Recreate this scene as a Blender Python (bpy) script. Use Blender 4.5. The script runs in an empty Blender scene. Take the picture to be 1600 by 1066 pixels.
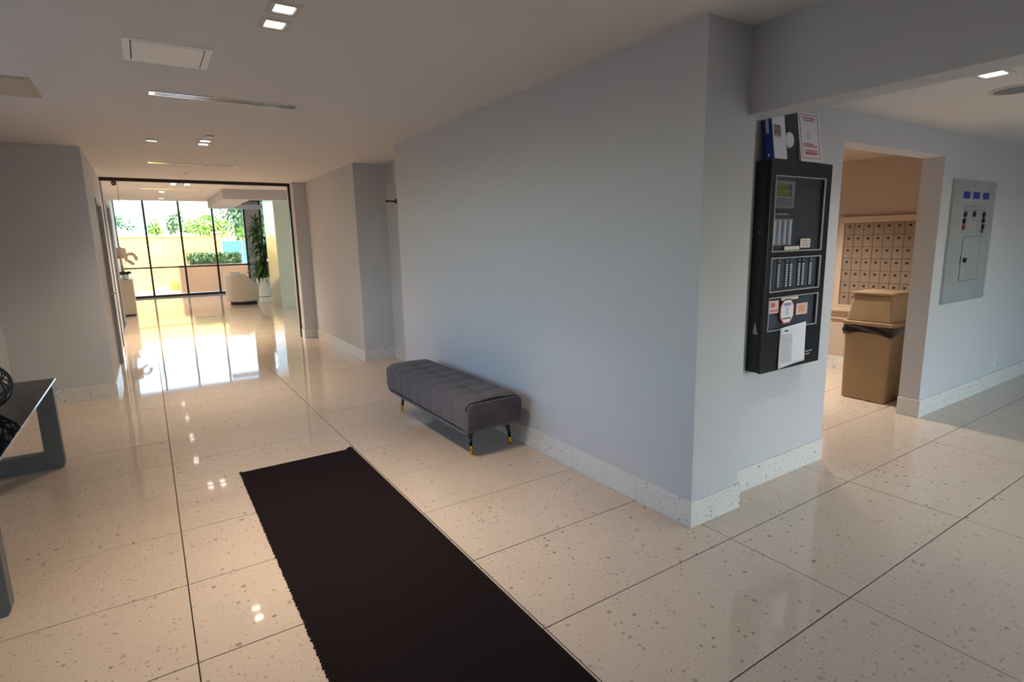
import bpy, math, random
from mathutils import Matrix, Vector, Euler

scene = bpy.context.scene
C = scene.collection
PI = math.pi
random.seed(7)

# ------------------------------------------------------------------ camera
EYE = 1.58
cam_d = bpy.data.cameras.new('camera')
cam = bpy.data.objects.new('camera', cam_d)
C.objects.link(cam)
cam_d.sensor_fit = 'HORIZONTAL'
cam_d.sensor_width = 36.0
cam_d.lens = 871.4 / 1600 * 36
cam_d.clip_start = 0.05
cam_d.clip_end = 2000
_yaw, _pitch, _roll = 0.573316, 0.177121, 0.022611
_f = Vector((math.sin(_yaw) * math.cos(_pitch), math.cos(_yaw) * math.cos(_pitch), -math.sin(_pitch)))
_r = Vector((math.cos(_yaw), -math.sin(_yaw), 0))
_d = _f.cross(_r)
_r2 = math.cos(_roll) * _r + math.sin(_roll) * _d
_d2 = -math.sin(_roll) * _r + math.cos(_roll) * _d
_m = Matrix((( _r2.x, -_d2.x, -_f.x, 0), (_r2.y, -_d2.y, -_f.y, 0), (_r2.z, -_d2.z, -_f.z, EYE), (0, 0, 0, 1)))
cam.matrix_world = _m
scene.camera = cam

# ------------------------------------------------------------------ world, sun, portals, exposure
scene.view_settings.view_transform = 'Standard'
scene.view_settings.look = 'None'
scene.view_settings.gamma = 1.0
scene.view_settings.use_curve_mapping = False
scene.view_settings.exposure = 0.33

SKY_STRENGTH = 1.0
SUN_STRENGTH = 9.0
LAMP_SCALE = 2.9
world = bpy.data.worlds.new('sky')
scene.world = world
world.use_nodes = True
_nt = world.node_tree
_bg = _nt.nodes['Background']
_sky = _nt.nodes.new('ShaderNodeTexSky')
_sky.sky_type = 'NISHITA'
_sky.sun_disc = False
_sky.sun_elevation = math.radians(52)
_sky.sun_rotation = math.radians(154)
_sky.air_density = 1.0
_sky.dust_density = 1.6
_nt.links.new(_sky.outputs[0], _bg.inputs[0])
_bg.inputs[1].default_value = SKY_STRENGTH

sun_d = bpy.data.lights.new('sun', 'SUN')
sun_d.energy = SUN_STRENGTH
sun_d.angle = math.radians(0.6)
sun_d.color = (1.0, 0.95, 0.86)
sun = bpy.data.objects.new('sun', sun_d)
C.objects.link(sun)
sun.rotation_euler = Vector((-0.30, 0.62, -0.80)).to_track_quat('-Z', 'Y').to_euler()


def portal(name, loc, direction, w, h):
    d = bpy.data.lights.new(name, 'AREA')
    d.shape = 'RECTANGLE'
    d.size = w
    d.size_y = h
    d.cycles.is_portal = True
    o = bpy.data.objects.new(name, d)
    C.objects.link(o)
    o.location = loc
    o.rotation_euler = Vector(direction).to_track_quat('-Z', 'Z').to_euler()
    return o


portal('window_portal', (2.9, 22.14, 1.6), (0, -1, 0), 7.4, 3.3)
portal('lobby_side_portal', (6.92, 13.2, 1.45), (-1, 0, 0), 4.0, 2.9)
portal('entrance_portal', (0.8, -2.78, 1.4), (0, 1, 0), 1.0, 1.0)
portal('added_left_portal', (-1.5, 3.9, 1.61), (1, 0, 0), 3.2, 1.62)
portal('side_entrance_portal', (5.4, -2.78, 1.05), (0, 1, 0), 3.6, 2.1)


# ------------------------------------------------------------------ materials
def rgb(r, g, b):
    def l(c):
        c /= 255.0
        return c / 12.92 if c <= 0.04045 else ((c + 0.055) / 1.055) ** 2.4
    return (l(r), l(g), l(b), 1.0)


MATS = {}


def mat(name, col, rough=0.6, metal=0.0, spec=0.5, noise=0.0, nscale=8.0, bump=0.0, bscale=60.0, sheen=0.0,
        emit=None, estr=0.0, coat=0.0, alpha=1.0, subsurf=0.0):
    m = bpy.data.materials.new(name)
    m.use_nodes = True
    nt = m.node_tree
    b = nt.nodes['Principled BSDF']
    b.inputs['Base Color'].default_value = col
    b.inputs['Roughness'].default_value = rough
    b.inputs['Metallic'].default_value = metal
    b.inputs['Specular IOR Level'].default_value = spec
    b.inputs['Sheen Weight'].default_value = sheen
    b.inputs['Coat Weight'].default_value = coat
    if emit:
        b.inputs['Emission Color'].default_value = emit
        b.inputs['Emission Strength'].default_value = estr
    if noise > 0 or bump > 0:
        tc = nt.nodes.new('ShaderNodeTexCoord')
    if noise > 0:
        n = nt.nodes.new('ShaderNodeTexNoise')
        n.inputs['Scale'].default_value = nscale
        n.inputs['Detail'].default_value = 5
        nt.links.new(tc.outputs['Object'], n.inputs['Vector'])
        mx = nt.nodes.new('ShaderNodeMix')
        mx.data_type = 'RGBA'
        mx.inputs[6].default_value = tuple(c * (1 - noise) for c in col[:3]) + (1,)
        mx.inputs[7].default_value = tuple(min(1, c * (1 + noise)) for c in col[:3]) + (1,)
        nt.links.new(n.outputs['Fac'], mx.inputs[0])
        nt.links.new(mx.outputs[2], b.inputs['Base Color'])
    if bump > 0:
        n2 = nt.nodes.new('ShaderNodeTexNoise')
        n2.inputs['Scale'].default_value = bscale
        n2.inputs['Detail'].default_value = 3
        nt.links.new(tc.outputs['Object'], n2.inputs['Vector'])
        bp = nt.nodes.new('ShaderNodeBump')
        bp.inputs['Strength'].default_value = bump
        bp.inputs['Distance'].default_value = 0.01
        nt.links.new(n2.outputs['Fac'], bp.inputs['Height'])
        nt.links.new(bp.outputs[0], b.inputs['Normal'])
    MATS[name] = m
    return m


def terrazzo(name, base, chip_a, chip_b, rough, density, wave=0.0):
    """cream stone with scattered grey chips of two sizes"""
    m = bpy.data.materials.new(name)
    m.use_nodes = True
    nt = m.node_tree
    N, L = nt.nodes, nt.links
    b = N['Principled BSDF']
    b.inputs['Roughness'].default_value = rough
    b.inputs['IOR'].default_value = 1.5
    geo = N.new('ShaderNodeNewGeometry')
    info = N.new('ShaderNodeObjectInfo')
    off = N.new('ShaderNodeVectorMath'); off.operation = 'SCALE'
    off.inputs[0].default_value = (13.7, 7.3, 3.1)
    L.new(info.outputs['Random'], off.inputs['Scale'])
    add = N.new('ShaderNodeVectorMath'); add.operation = 'ADD'
    L.new(geo.outputs['Position'], add.inputs[0]); L.new(off.outputs[0], add.inputs[1])
    wn = N.new('ShaderNodeTexNoise'); wn.inputs['Scale'].default_value = 70
    L.new(add.outputs[0], wn.inputs['Vector'])
    ws = N.new('ShaderNodeVectorMath'); ws.operation = 'SCALE'; ws.inputs['Scale'].default_value = 0.012
    L.new(wn.outputs['Color'], ws.inputs[0])
    ad2 = N.new('ShaderNodeVectorMath'); ad2.operation = 'ADD'
    L.new(add.outputs[0], ad2.inputs[0]); L.new(ws.outputs[0], ad2.inputs[1])
    prev = None
    cur = base
    mottle = N.new('ShaderNodeTexNoise'); mottle.inputs['Scale'].default_value = 5; mottle.inputs['Detail'].default_value = 6
    L.new(add.outputs[0], mottle.inputs['Vector'])
    mx0 = N.new('ShaderNodeMix'); mx0.data_type = 'RGBA'
    mx0.inputs[6].default_value = tuple(c * 0.94 for c in base[:3]) + (1,)
    mx0.inputs[7].default_value = tuple(min(1, c * 1.05) for c in base[:3]) + (1,)
    L.new(mottle.outputs['Fac'], mx0.inputs[0])
    prev = mx0.outputs[2]
    for sc, frac, rad, col in ((26, density * 0.55, 0.30, chip_a), (48, density * 0.75, 0.33, chip_b), (95, density * 0.8, 0.34, chip_b)):
        v = N.new('ShaderNodeTexVoronoi'); v.inputs['Scale'].default_value = sc
        L.new(ad2.outputs[0], v.inputs['Vector'])
        sp = N.new('ShaderNodeSeparateColor'); L.new(v.outputs['Color'], sp.inputs[0])
        pick = N.new('ShaderNodeMath'); pick.operation = 'LESS_THAN'; pick.inputs[1].default_value = frac
        L.new(sp.outputs[0], pick.inputs[0])
        rr = N.new('ShaderNodeMath'); rr.operation = 'MULTIPLY_ADD'; rr.inputs[1].default_value = rad * 0.7; rr.inputs[2].default_value = rad * 0.35
        L.new(sp.outputs[1], rr.inputs[0])
        ins = N.new('ShaderNodeMath'); ins.operation = 'LESS_THAN'
        L.new(v.outputs['Distance'], ins.inputs[0]); L.new(rr.outputs[0], ins.inputs[1])
        both = N.new('ShaderNodeMath'); both.operation = 'MULTIPLY'
        L.new(pick.outputs[0], both.inputs[0]); L.new(ins.outputs[0], both.inputs[1])
        am = N.new('ShaderNodeMath'); am.operation = 'MULTIPLY_ADD'; am.inputs[1].default_value = 0.5; am.inputs[2].default_value = 0.35
        L.new(sp.outputs[2], am.inputs[0])
        fac = N.new('ShaderNodeMath'); fac.operation = 'MULTIPLY'
        L.new(both.outputs[0], fac.inputs[0]); L.new(am.outputs[0], fac.inputs[1])
        mx = N.new('ShaderNodeMix'); mx.data_type = 'RGBA'
        mx.inputs[7].default_value = col
        L.new(prev, mx.inputs[6]); L.new(fac.outputs[0], mx.inputs[0])
        prev = mx.outputs[2]
    L.new(prev, b.inputs['Base Color'])
    if wave > 0:
        n2 = N.new('ShaderNodeTexNoise'); n2.inputs['Scale'].default_value = 2.2; n2.inputs['Detail'].default_value = 1
        L.new(add.outputs[0], n2.inputs['Vector'])
        bp = N.new('ShaderNodeBump'); bp.inputs['Strength'].default_value = wave; bp.inputs['Distance'].default_value = 0.01
        L.new(n2.outputs['Fac'], bp.inputs['Height']); L.new(bp.outputs[0], b.inputs['Normal'])
    MATS[name] = m
    return m


def glass_mat(name, tint=(1, 1, 1, 1), ior=1.45):
    m = bpy.data.materials.new(name)
    m.use_nodes = True
    nt = m.node_tree
    nt.nodes.clear()
    out = nt.nodes.new('ShaderNodeOutputMaterial')
    tr = nt.nodes.new('ShaderNodeBsdfTransparent'); tr.inputs[0].default_value = tint
    gl = nt.nodes.new('ShaderNodeBsdfGlossy'); gl.inputs['Roughness'].default_value = 0.02
    lw = nt.nodes.new('ShaderNodeLayerWeight'); lw.inputs[0].default_value = 0.5
    pw = nt.nodes.new('ShaderNodeMath'); pw.operation = 'POWER'; pw.inputs[1].default_value = 5.0
    fr = nt.nodes.new('ShaderNodeMath'); fr.operation = 'MULTIPLY_ADD'; fr.inputs[1].default_value = 0.9; fr.inputs[2].default_value = 0.03
    nt.links.new(lw.outputs['Facing'], pw.inputs[0]); nt.links.new(pw.outputs[0], fr.inputs[0])
    mx = nt.nodes.new('ShaderNodeMixShader')
    nt.links.new(fr.outputs[0], mx.inputs[0]); nt.links.new(tr.outputs[0], mx.inputs[1]); nt.links.new(gl.outputs[0], mx.inputs[2])
    nt.links.new(mx.outputs[0], out.inputs[0])
    MATS[name] = m
    return m


mat('wall_paint', rgb(203, 203, 206), rough=0.62, spec=0.35, noise=0.02, nscale=2.5, bump=0.02, bscale=220)
mat('ceiling_paint', rgb(222, 219, 218), rough=0.75, spec=0.2, noise=0.015, nscale=2)
mat('mail_paint', rgb(190, 172, 158), rough=0.7, noise=0.02, nscale=3)
terrazzo('floor_stone', rgb(212, 195, 177), rgb(146, 132, 118), rgb(162, 147, 132), 0.045, 0.42, wave=0.012)
terrazzo('base_stone', rgb(224, 222, 216), rgb(132, 130, 126), rgb(150, 146, 140), 0.25, 0.5)
mat('grout', rgb(48, 42, 37), rough=0.9)
mat('carpet', rgb(37, 29, 31), rough=1.0, spec=0.05, noise=0.25, nscale=90, bump=0.6, bscale=420)
mat('carpet_edge', rgb(26, 23, 25), rough=0.8, spec=0.2)
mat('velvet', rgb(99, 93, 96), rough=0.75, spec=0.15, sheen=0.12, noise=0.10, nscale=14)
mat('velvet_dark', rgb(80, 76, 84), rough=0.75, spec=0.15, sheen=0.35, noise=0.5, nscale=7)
mat('piping', rgb(52, 50, 55), rough=0.8, spec=0.1)
mat('black_lacquer', rgb(18, 18, 22), rough=0.18)
mat('brass', rgb(226, 178, 62), rough=0.22, metal=1.0)
mat('black_metal', rgb(22, 21, 24), rough=0.30, spec=0.5)
mat('panel_black', rgb(20, 19, 24), rough=0.28, spec=0.5)
mat('panel_inside', rgb(40, 38, 44), rough=0.5)
mat('module_navy', rgb(58, 66, 80), rough=0.45)
mat('module_grey', rgb(128, 132, 138), rough=0.5)
mat('lcd_green', rgb(110, 120, 44), rough=0.3)
mat('pale_strip', rgb(196, 200, 206), rough=0.5)
mat('rim_grey', rgb(168, 168, 172), rough=0.35)
mat('led_window', rgb(206, 212, 214), rough=0.4)
mat('paper_white', rgb(226, 226, 236), rough=0.8)
mat('paper_cream', rgb(214, 208, 196), rough=0.8)
mat('ink_grey', rgb(120, 120, 130), rough=0.8)
mat('ink_black', rgb(30, 30, 38), rough=0.8)
mat('ink_red', rgb(190, 70, 80), rough=0.8)
mat('sticker_pink', rgb(222, 190, 188), rough=0.7, noise=0.18, nscale=90)
mat('sticker_red', rgb(206, 96, 92), rough=0.7)
mat('sticker_orange', rgb(222, 160, 120), rough=0.7, noise=0.2, nscale=120)
mat('sticker_violet', rgb(150, 130, 190), rough=0.7)
mat('binder_blue', rgb(30, 60, 150), rough=0.35)
mat('binder_white', rgb(222, 220, 226), rough=0.4)
mat('binder_black', rgb(34, 36, 46), rough=0.4)
mat('photo_brown', rgb(140, 120, 112), rough=0.5, noise=0.3, nscale=60)
mat('disc_white', rgb(220, 232, 228), rough=0.4)
mat('steel', rgb(178, 184, 184), rough=0.42, metal=0.35, noise=0.16, nscale=4)
mat('steel_line', rgb(96, 100, 104), rough=0.5)
mat('sticker_blue', rgb(38, 52, 160), rough=0.4)
mat('knob_black', rgb(26, 24, 24), rough=0.4)
mat('knob_red', rgb(150, 50, 50), rough=0.4)
mat('plastic_white', rgb(232, 230, 226), rough=0.4)
mat('bin_beige', rgb(160, 134, 100), rough=0.55, noise=0.12, nscale=4, bump=0.05, bscale=90)
mat('bin_bag', rgb(20, 18, 20), rough=0.22, bump=0.9, bscale=18)
mat('mail_door', rgb(152, 134, 118), rough=0.42, metal=0.2, noise=0.05, nscale=30)
mat('mail_frame', rgb(196, 176, 156), rough=0.5)
mat('mail_lock', rgb(44, 36, 32), rough=0.4)
mat('table_grey', rgb(96, 98, 100), rough=0.4, noise=0.04, nscale=6)
mat('table_glass', rgb(14, 11, 12), rough=0.06, spec=0.25)
mat('edge_glint', rgb(200, 215, 235), rough=0.08, metal=0.9)  # pale bluish metal stands in for light caught on the glass edge
mat('wire_black', rgb(14, 13, 14), rough=0.4)
mat('chrome', rgb(214, 218, 224), rough=0.12, metal=1.0)
mat('slot_dark', rgb(40, 40, 44), rough=0.6)
mat('flange_white', rgb(206, 200, 194), rough=0.5)
mat('panel_white', rgb(250, 248, 244), rough=0.6, noise=0.05, nscale=7)
mat('panel_tan', rgb(196, 184, 166), rough=0.7)
mat('lamp_lens', rgb(255, 250, 240), rough=0.4, emit=(1.0, 0.90, 0.78, 1), estr=9.0)
mat('lamp_lens_cool', rgb(255, 255, 255), rough=0.4, emit=(0.95, 0.97, 1.0, 1), estr=9.0)
mat('lit_cover', rgb(250, 250, 248), rough=0.4, emit=(1.0, 0.97, 0.92, 1), estr=0.7)
mat('frame_black', rgb(24, 20, 20), rough=0.4)
mat('frame_bronze', rgb(46, 36, 32), rough=0.4)
mat('door_grey', rgb(72, 72, 78), rough=0.85, spec=0.1)
mat('door_frame_grey', rgb(168, 168, 172), rough=0.5)
mat('stone_green', rgb(205, 214, 196), rough=0.25, noise=0.05, nscale=3)
mat('opaque_panel', rgb(190, 186, 174), rough=0.6)
mat('cream_fabric', rgb(234, 224, 210), rough=0.9, spec=0.1, sheen=0.2, bump=0.2, bscale=300)
mat('blue_pillow', rgb(132, 166, 190), rough=0.9, spec=0.1, noise=0.12, nscale=20)
mat('console_stone', rgb(200, 184, 158), rough=0.5, noise=0.06, nscale=6)
mat('lamp_shade', rgb(226, 206, 184), rough=0.9)
mat('ceramic_white', rgb(232, 230, 224), rough=0.25)
mat('leaf_dark', rgb(34, 52, 30), rough=0.45)
mat('leaf_green', rgb(72, 112, 40), rough=0.5, noise=0.35, nscale=9)
mat('orchid_petal', rgb(236, 222, 204), rough=0.6)
mat('stem_green', rgb(92, 104, 60), rough=0.6)
mat('cane', rgb(120, 98, 72), rough=0.8, noise=0.2, nscale=30)
mat('soil', rgb(60, 46, 36), rough=0.95)
mat('stucco_yellow', rgb(240, 196, 108), rough=0.9, noise=0.06, nscale=2)
mat('stucco_peach', rgb(240, 178, 128), rough=0.9, noise=0.08, nscale=2)
mat('pool_blue', rgb(70, 178, 214), rough=0.7)
mat('hedge_leaf', rgb(112, 140, 92), rough=0.6, noise=0.4, nscale=4)
mat('tree_leaf', rgb(96, 128, 78), rough=0.7, noise=0.4, nscale=1.2)
mat('tree_leaf_lime', rgb(140, 168, 70), rough=0.7, noise=0.3, nscale=1.2)
mat('bark', rgb(112, 92, 72), rough=0.9)
mat('roof_white', rgb(236, 234, 230), rough=0.8)
mat('tower_glass', rgb(150, 196, 206), rough=0.3)
mat('paving', rgb(206, 200, 190), rough=0.85, noise=0.08, nscale=1.5)
mat('asphalt', rgb(84, 86, 90), rough=0.95, noise=0.1, nscale=3)
mat('lawn', rgb(64, 78, 50), rough=0.95, noise=0.2, nscale=0.6)
mat('red_cord', rgb(196, 60, 56), rough=0.5)
mat('bracket_brown', rgb(70, 54, 44), rough=0.5)
glass_mat('window_glass', (0.93, 0.97, 0.96, 1))
glass_mat('panel_glass', (0.96, 0.97, 1.0, 1))


# ------------------------------------------------------------------ mesh helpers
class MB:
    def __init__(self):
        self.v, self.f = [], []

    def box(self, x0, x1, y0, y1, z0, z1):
        n = len(self.v)
        self.v += [(x0, y0, z0), (x1, y0, z0), (x1, y1, z0), (x0, y1, z0), (x0, y0, z1), (x1, y0, z1), (x1, y1, z1), (x0, y1, z1)]
        self.f += [tuple(n + i for i in q) for q in ((3, 2, 1, 0), (4, 5, 6, 7), (0, 1, 5, 4), (1, 2, 6, 5), (2, 3, 7, 6), (3, 0, 4, 7))]
        return self

    def hexa(self, pts):
        n = len(self.v)
        self.v += [tuple(p) for p in pts]
        self.f += [tuple(n + i for i in q) for q in ((3, 2, 1, 0), (4, 5, 6, 7), (0, 1, 5, 4), (1, 2, 6, 5), (2, 3, 7, 6), (3, 0, 4, 7))]
        return self

    def prism(self, poly, z0, z1, axis='z'):
        """counter-clockwise polygon extruded along an axis"""
        n, k = len(self.v), len(poly)
        def put(u, v, w):
            return {'z': (u, v, w), 'y': (u, w, v), 'x': (w, u, v)}[axis]
        self.v += [put(u, v, z0) for u, v in poly] + [put(u, v, z1) for u, v in poly]
        self.f.append(tuple(n + i for i in range(k))[::-1])
        self.f.append(tuple(n + k + i for i in range(k)))
        for i in range(k):
            j = (i + 1) % k
            self.f.append((n + i, n + j, n + k + j, n + k + i))
        return self

    def slab(self, u0, u1, v0, v1, w0, w1, holes, axis='z'):
        """rectangle with rectangular holes, extruded w0..w1 along axis"""
        us = sorted({u0, u1} | {min(max(c, u0), u1) for h in holes for c in h[:2]})
        vs = sorted({v0, v1} | {min(max(c, v0), v1) for h in holes for c in h[2:]})
        def solid(i, j):
            if i < 0 or j < 0 or i >= len(us) - 1 or j >= len(vs) - 1:
                return False
            cu, cv = (us[i] + us[i + 1]) / 2, (vs[j] + vs[j + 1]) / 2
            return not any(h[0] < cu < h[1] and h[2] < cv < h[3] for h in holes)
        idx = {}
        def P(i, j, w):
            if (i, j, w) not in idx:
                u, v = us[i], vs[j]
                ww = w1 if w else w0
                self.v.append({'z': (u, v, ww), 'y': (u, ww, v), 'x': (ww, u, v)}[axis])
                idx[(i, j, w)] = len(self.v) - 1
            return idx[(i, j, w)]
        for i in range(len(us) - 1):
            for j in range(len(vs) - 1):
                if not solid(i, j):
                    continue
                self.f.append((P(i, j, 0), P(i, j + 1, 0), P(i + 1, j + 1, 0), P(i + 1, j, 0)))
                self.f.append((P(i, j, 1), P(i + 1, j, 1), P(i + 1, j + 1, 1), P(i, j + 1, 1)))
                if not solid(i - 1, j):
                    self.f.append((P(i, j, 0), P(i, j, 1), P(i, j + 1, 1), P(i, j + 1, 0)))
                if not solid(i + 1, j):
                    self.f.append((P(i + 1, j, 0), P(i + 1, j + 1, 0), P(i + 1, j + 1, 1), P(i + 1, j, 1)))
                if not solid(i, j - 1):
                    self.f.append((P(i, j, 0), P(i + 1, j, 0), P(i + 1, j, 1), P(i, j, 1)))
                if not solid(i, j + 1):
                    self.f.append((P(i, j + 1, 0), P(i, j + 1, 1), P(i + 1, j + 1, 1), P(i + 1, j + 1, 0)))
        return self

    def tube(self, pts, rad, n=8, closed=False):
        pts = [Vector(p) for p in pts]
        k = len(pts)
        rads = rad if isinstance(rad, (list, tuple)) else [rad] * k
        base = len(self.v)
        up = None
        for i, p in enumerate(pts):
            a = pts[(i - 1) % k] if (closed or i > 0) else p
            b = pts[(i + 1) % k] if (closed or i < k - 1) else p
            t = (b - a).normalized()
            if up is None:
                up = Vector((0, 0, 1)) if abs(t.z) < 0.9 else Vector((1, 0, 0))
            s = t.cross(up).normalized()
            up = s.cross(t).normalized()
            for q in range(n):
                ang = 2 * PI * q / n
                self.v.append(tuple(p + rads[i] * (math.cos(ang) * s + math.sin(ang) * up)))
        for i in range(k if closed else k - 1):
            for q in range(n):
                a0, b0 = base + i * n, base + ((i + 1) % k) * n
                self.f.append((a0 + q, b0 + q, b0 + (q + 1) % n, a0 + (q + 1) % n)[::-1])
        if not closed:
            self.f.append(tuple(base + q for q in range(n)))
            self.f.append(tuple(base + (k - 1) * n + q for q in range(n))[::-1])
        return self

    def lathe(self, prof, cx, cy, n=24):
        base, k = len(self.v), len(prof)
        for r, z in prof:
            for q in range(n):
                a = 2 * PI * q / n
                self.v.append((cx + r * math.cos(a), cy + r * math.sin(a), z))
        for i in range(k - 1):
            for q in range(n):
                a0, b0 = base + i * n, base + (i + 1) * n
                self.f.append((a0 + q, a0 + (q + 1) % n, b0 + (q + 1) % n, b0 + q))
        self.f.append(tuple(base + q for q in range(n))[::-1])
        self.f.append(tuple(base + (k - 1) * n + q for q in range(n)))
        return self

    def grid(self, fn, nu, nv, wrap_v=False):
        base = len(self.v)
        m = nv if wrap_v else nv + 1
        for i in range(nu + 1):
            for j in range(m):
                self.v.append(tuple(fn(i / nu, j / nv)))
        for i in range(nu):
            for j in range(nv):
                a, b = base + i * m + j, base + i * m + (j + 1) % m
                c, d = base + (i + 1) * m + (j + 1) % m, base + (i + 1) * m + j
                self.f.append((a, b, c, d))
        return self

    def leaf(self, p, d, length, width, droop=0.3, seg=3, up=(0, 0, 1)):
        """a bent strap leaf"""
        p, d = Vector(p), Vector(d).normalized()
        s = d.cross(Vector(up))
        if s.length < 1e-4:
            s = Vector((1, 0, 0))
        s.normalize()
        base = len(self.v)
        for i in range(seg + 1):
            t = i / seg
            c = p + d * length * t + Vector((0, 0, -droop * length * t * t))
            w = width * (math.sin(PI * (0.12 + 0.86 * t)) ** 0.8) * 0.5
            self.v += [tuple(c - s * w), tuple(c + s * w)]
        for i in range(seg):
            a = base + 2 * i
            self.f.append((a, a + 1, a + 3, a + 2))
        return self

    def build(self, name, m, parent=None, smooth=False, bevel=0.0, at=None):
        me = bpy.data.meshes.new(name)
        v = self.v if at is None else [(x - at[0], y - at[1], z - at[2]) for x, y, z in self.v]
        me.from_pydata(v, [], self.f)
        me.validate()
        me.materials.append(MATS[m])
        if smooth:
            for p in me.polygons:
                p.use_smooth = True
        me.update()
        o = bpy.data.objects.new(name, me)
        C.objects.link(o)
        if at is not None:
            o.location = at
        if parent is not None:
            o.parent = parent
            o.matrix_parent_inverse = Matrix.Translation(-Vector(world_loc(parent)))
        if bevel > 0:
            md = o.modifiers.new('bevel', 'BEVEL')
            md.width = bevel
            md.segments = 2
            md.limit_method = 'ANGLE'
            md.angle_limit = math.radians(40)
        return o


WORLD = {}


def world_loc(o):
    """world position of an object whose rotation is still zero when its children are attached"""
    p = Vector(o.location)
    q = o.parent
    if q is not None:
        p = p + Vector(o.matrix_parent_inverse.translation) + Vector(world_loc(q))
    return p


def box(*a):
    return MB().box(*a)


def thing(name, label, cat, loc=(0, 0, 0), group=None):
    o = bpy.data.objects.new(name, None)
    o.empty_display_size = 0.1
    C.objects.link(o)
    o.location = loc
    o['label'] = label
    o['category'] = cat
    if group:
        o['group'] = group
    return o


def tag(o, label, cat, group=None, kind=None):
    o['label'] = label
    o['category'] = cat
    if group:
        o['group'] = group
    if kind:
        o['kind'] = kind
    return o


def struct(o, label=None):
    o['kind'] = 'structure'
    if label:
        o['label'] = label
    return o


def dup(root, loc, label=None):
    r = root.copy()
    C.objects.link(r)
    r.location = loc
    if label:
        r['label'] = label
    for ch in list(root.children):
        c = ch.copy()
        C.objects.link(c)
        c.parent = r
        for g in list(ch.children):
            d = g.copy()
            C.objects.link(d)
            d.parent = c
    return r


# ------------------------------------------------------------------ the setting: floor
CEIL = 2.62
RCEIL = 2.36
GX, GY = 1.2205, 0.6065
X0, Y0 = -0.007, 1.674
floor = struct(box(-3.0, 11.0, -6.0, 22.25, -0.25, -0.004).build('floor', 'grout'), 'polished cream terrazzo floor laid in large rectangular tiles')
gap = 0.005
tile_me = None
rnd = random.Random(3)


def tile_mesh():
    w, h = GX / 2 - gap / 2, GY / 2 - gap / 2
    b, t = 0.0016, 0.012
    mb = MB()
    n = 0
    mb.v = [(-w, -h, -t), (w, -h, -t), (w, h, -t), (-w, h, -t),
            (-w, -h, -b), (w, -h, -b), (w, h, -b), (-w, h, -b),
            (-w + b, -h + b, 0), (w - b, -h + b, 0), (w - b, h - b, 0), (-w + b, h - b, 0)]
    mb.f = [(8, 9, 10, 11)]
    for i in range(4):
        j = (i + 1) % 4
        mb.f += [(i, j, 4 + j, 4 + i), (4 + i, 4 + j, 8 + j, 8 + i)]
    me = bpy.data.meshes.new('tile')
    me.from_pydata(mb.v, [], mb.f)
    me.materials.append(MATS['floor_stone'])
    me.update()
    return me


tile_me = tile_mesh()
done = set()


def tiles(k0, k1, j0, j1):
    for i in range(k0, k1 + 1):
        for j in range(j0, j1 + 1):
            if (i, j) in done:
                continue
            done.add((i, j))
            o = bpy.data.objects.new('tile', tile_me)
            C.objects.link(o)
            o.parent = floor
            o.location = (X0 + GX * (i + 0.5), Y0 + GY * (j + 0.5), rnd.uniform(-0.0004, 0))
            o.rotation_euler = (rnd.gauss(0, 0.0005), rnd.gauss(0, 0.0004), 0)


tiles(-1, 6, -3, 0)         # foreground
tiles(-1, 1, 1, 14)         # corridor
tiles(2, 2, 6, 9)           # niche
tiles(3, 5, 1, 4)           # mail room
tiles(-1, 3, 14, 33)        # lobby
far = MB()
for i in range(-2, 9):
    for j in range(-8, 34):
        if (i, j) in done:
            continue
        cx, cy = X0 + GX * (i + 0.5), Y0 + GY * (j + 0.5)
        far.box(cx - GX / 2 + gap / 2, cx + GX / 2 - gap / 2, cy - GY / 2 + gap / 2, cy + GY / 2 - gap / 2, -0.012, -0.0002)
o = far.build('tile_field', 'floor_stone', floor)
o['kind'] = 'stuff'

# ------------------------------------------------------------------ walls
def wall(poly, z0, z1, name, m='wall_paint', label=None):
    return struct(MB().prism(poly, z0, z1).build(name, m), label)


wall([(2.36, 1.877), (2.765, 1.877), (2.765, 1.99), (3.886, 1.99), (3.886, 2.15), (2.95, 2.15), (2.95, 5.89), (2.36, 5.89)], -0.01, CEIL, 'wall_right')
wall([(2.805, 5.89), (2.95, 5.89), (2.95, 7.38), (2.805, 7.38)], -0.01, CEIL, 'wall_niche')
wall([(2.376, 7.38), (2.95, 7.38), (2.95, 10.42), (2.174, 10.42), (2.174, 9.95), (2.376, 9.95)], -0.01, CEIL, 'wall_right_far')
struct(MB().slab(3.886, 9.6, -0.01, RCEIL + 0.02, 1.99, 2.15, [(3.88, 5.44, -0.1, 2.172)], 'y').build('wall_mail_opening', 'wall_paint'))
struct(box(9.5, 9.65, -2.7, 2.0, -0.01, 2.7).build('wall_side_room_end', 'wall_paint'))
# mail room
struct(box(6.75, 6.9, 2.15, 4.5, -0.01, 2.5).build('wall_mail_right', 'mail_paint'))
struct(box(3.6, 6.9, 4.4, 4.55, -0.01, 2.5).build('wall_mail_back', 'mail_paint'))
struct(box(3.6, 3.75, 2.15, 4.4, -0.01, 2.5).build('wall_mail_left', 'mail_paint'))
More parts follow.
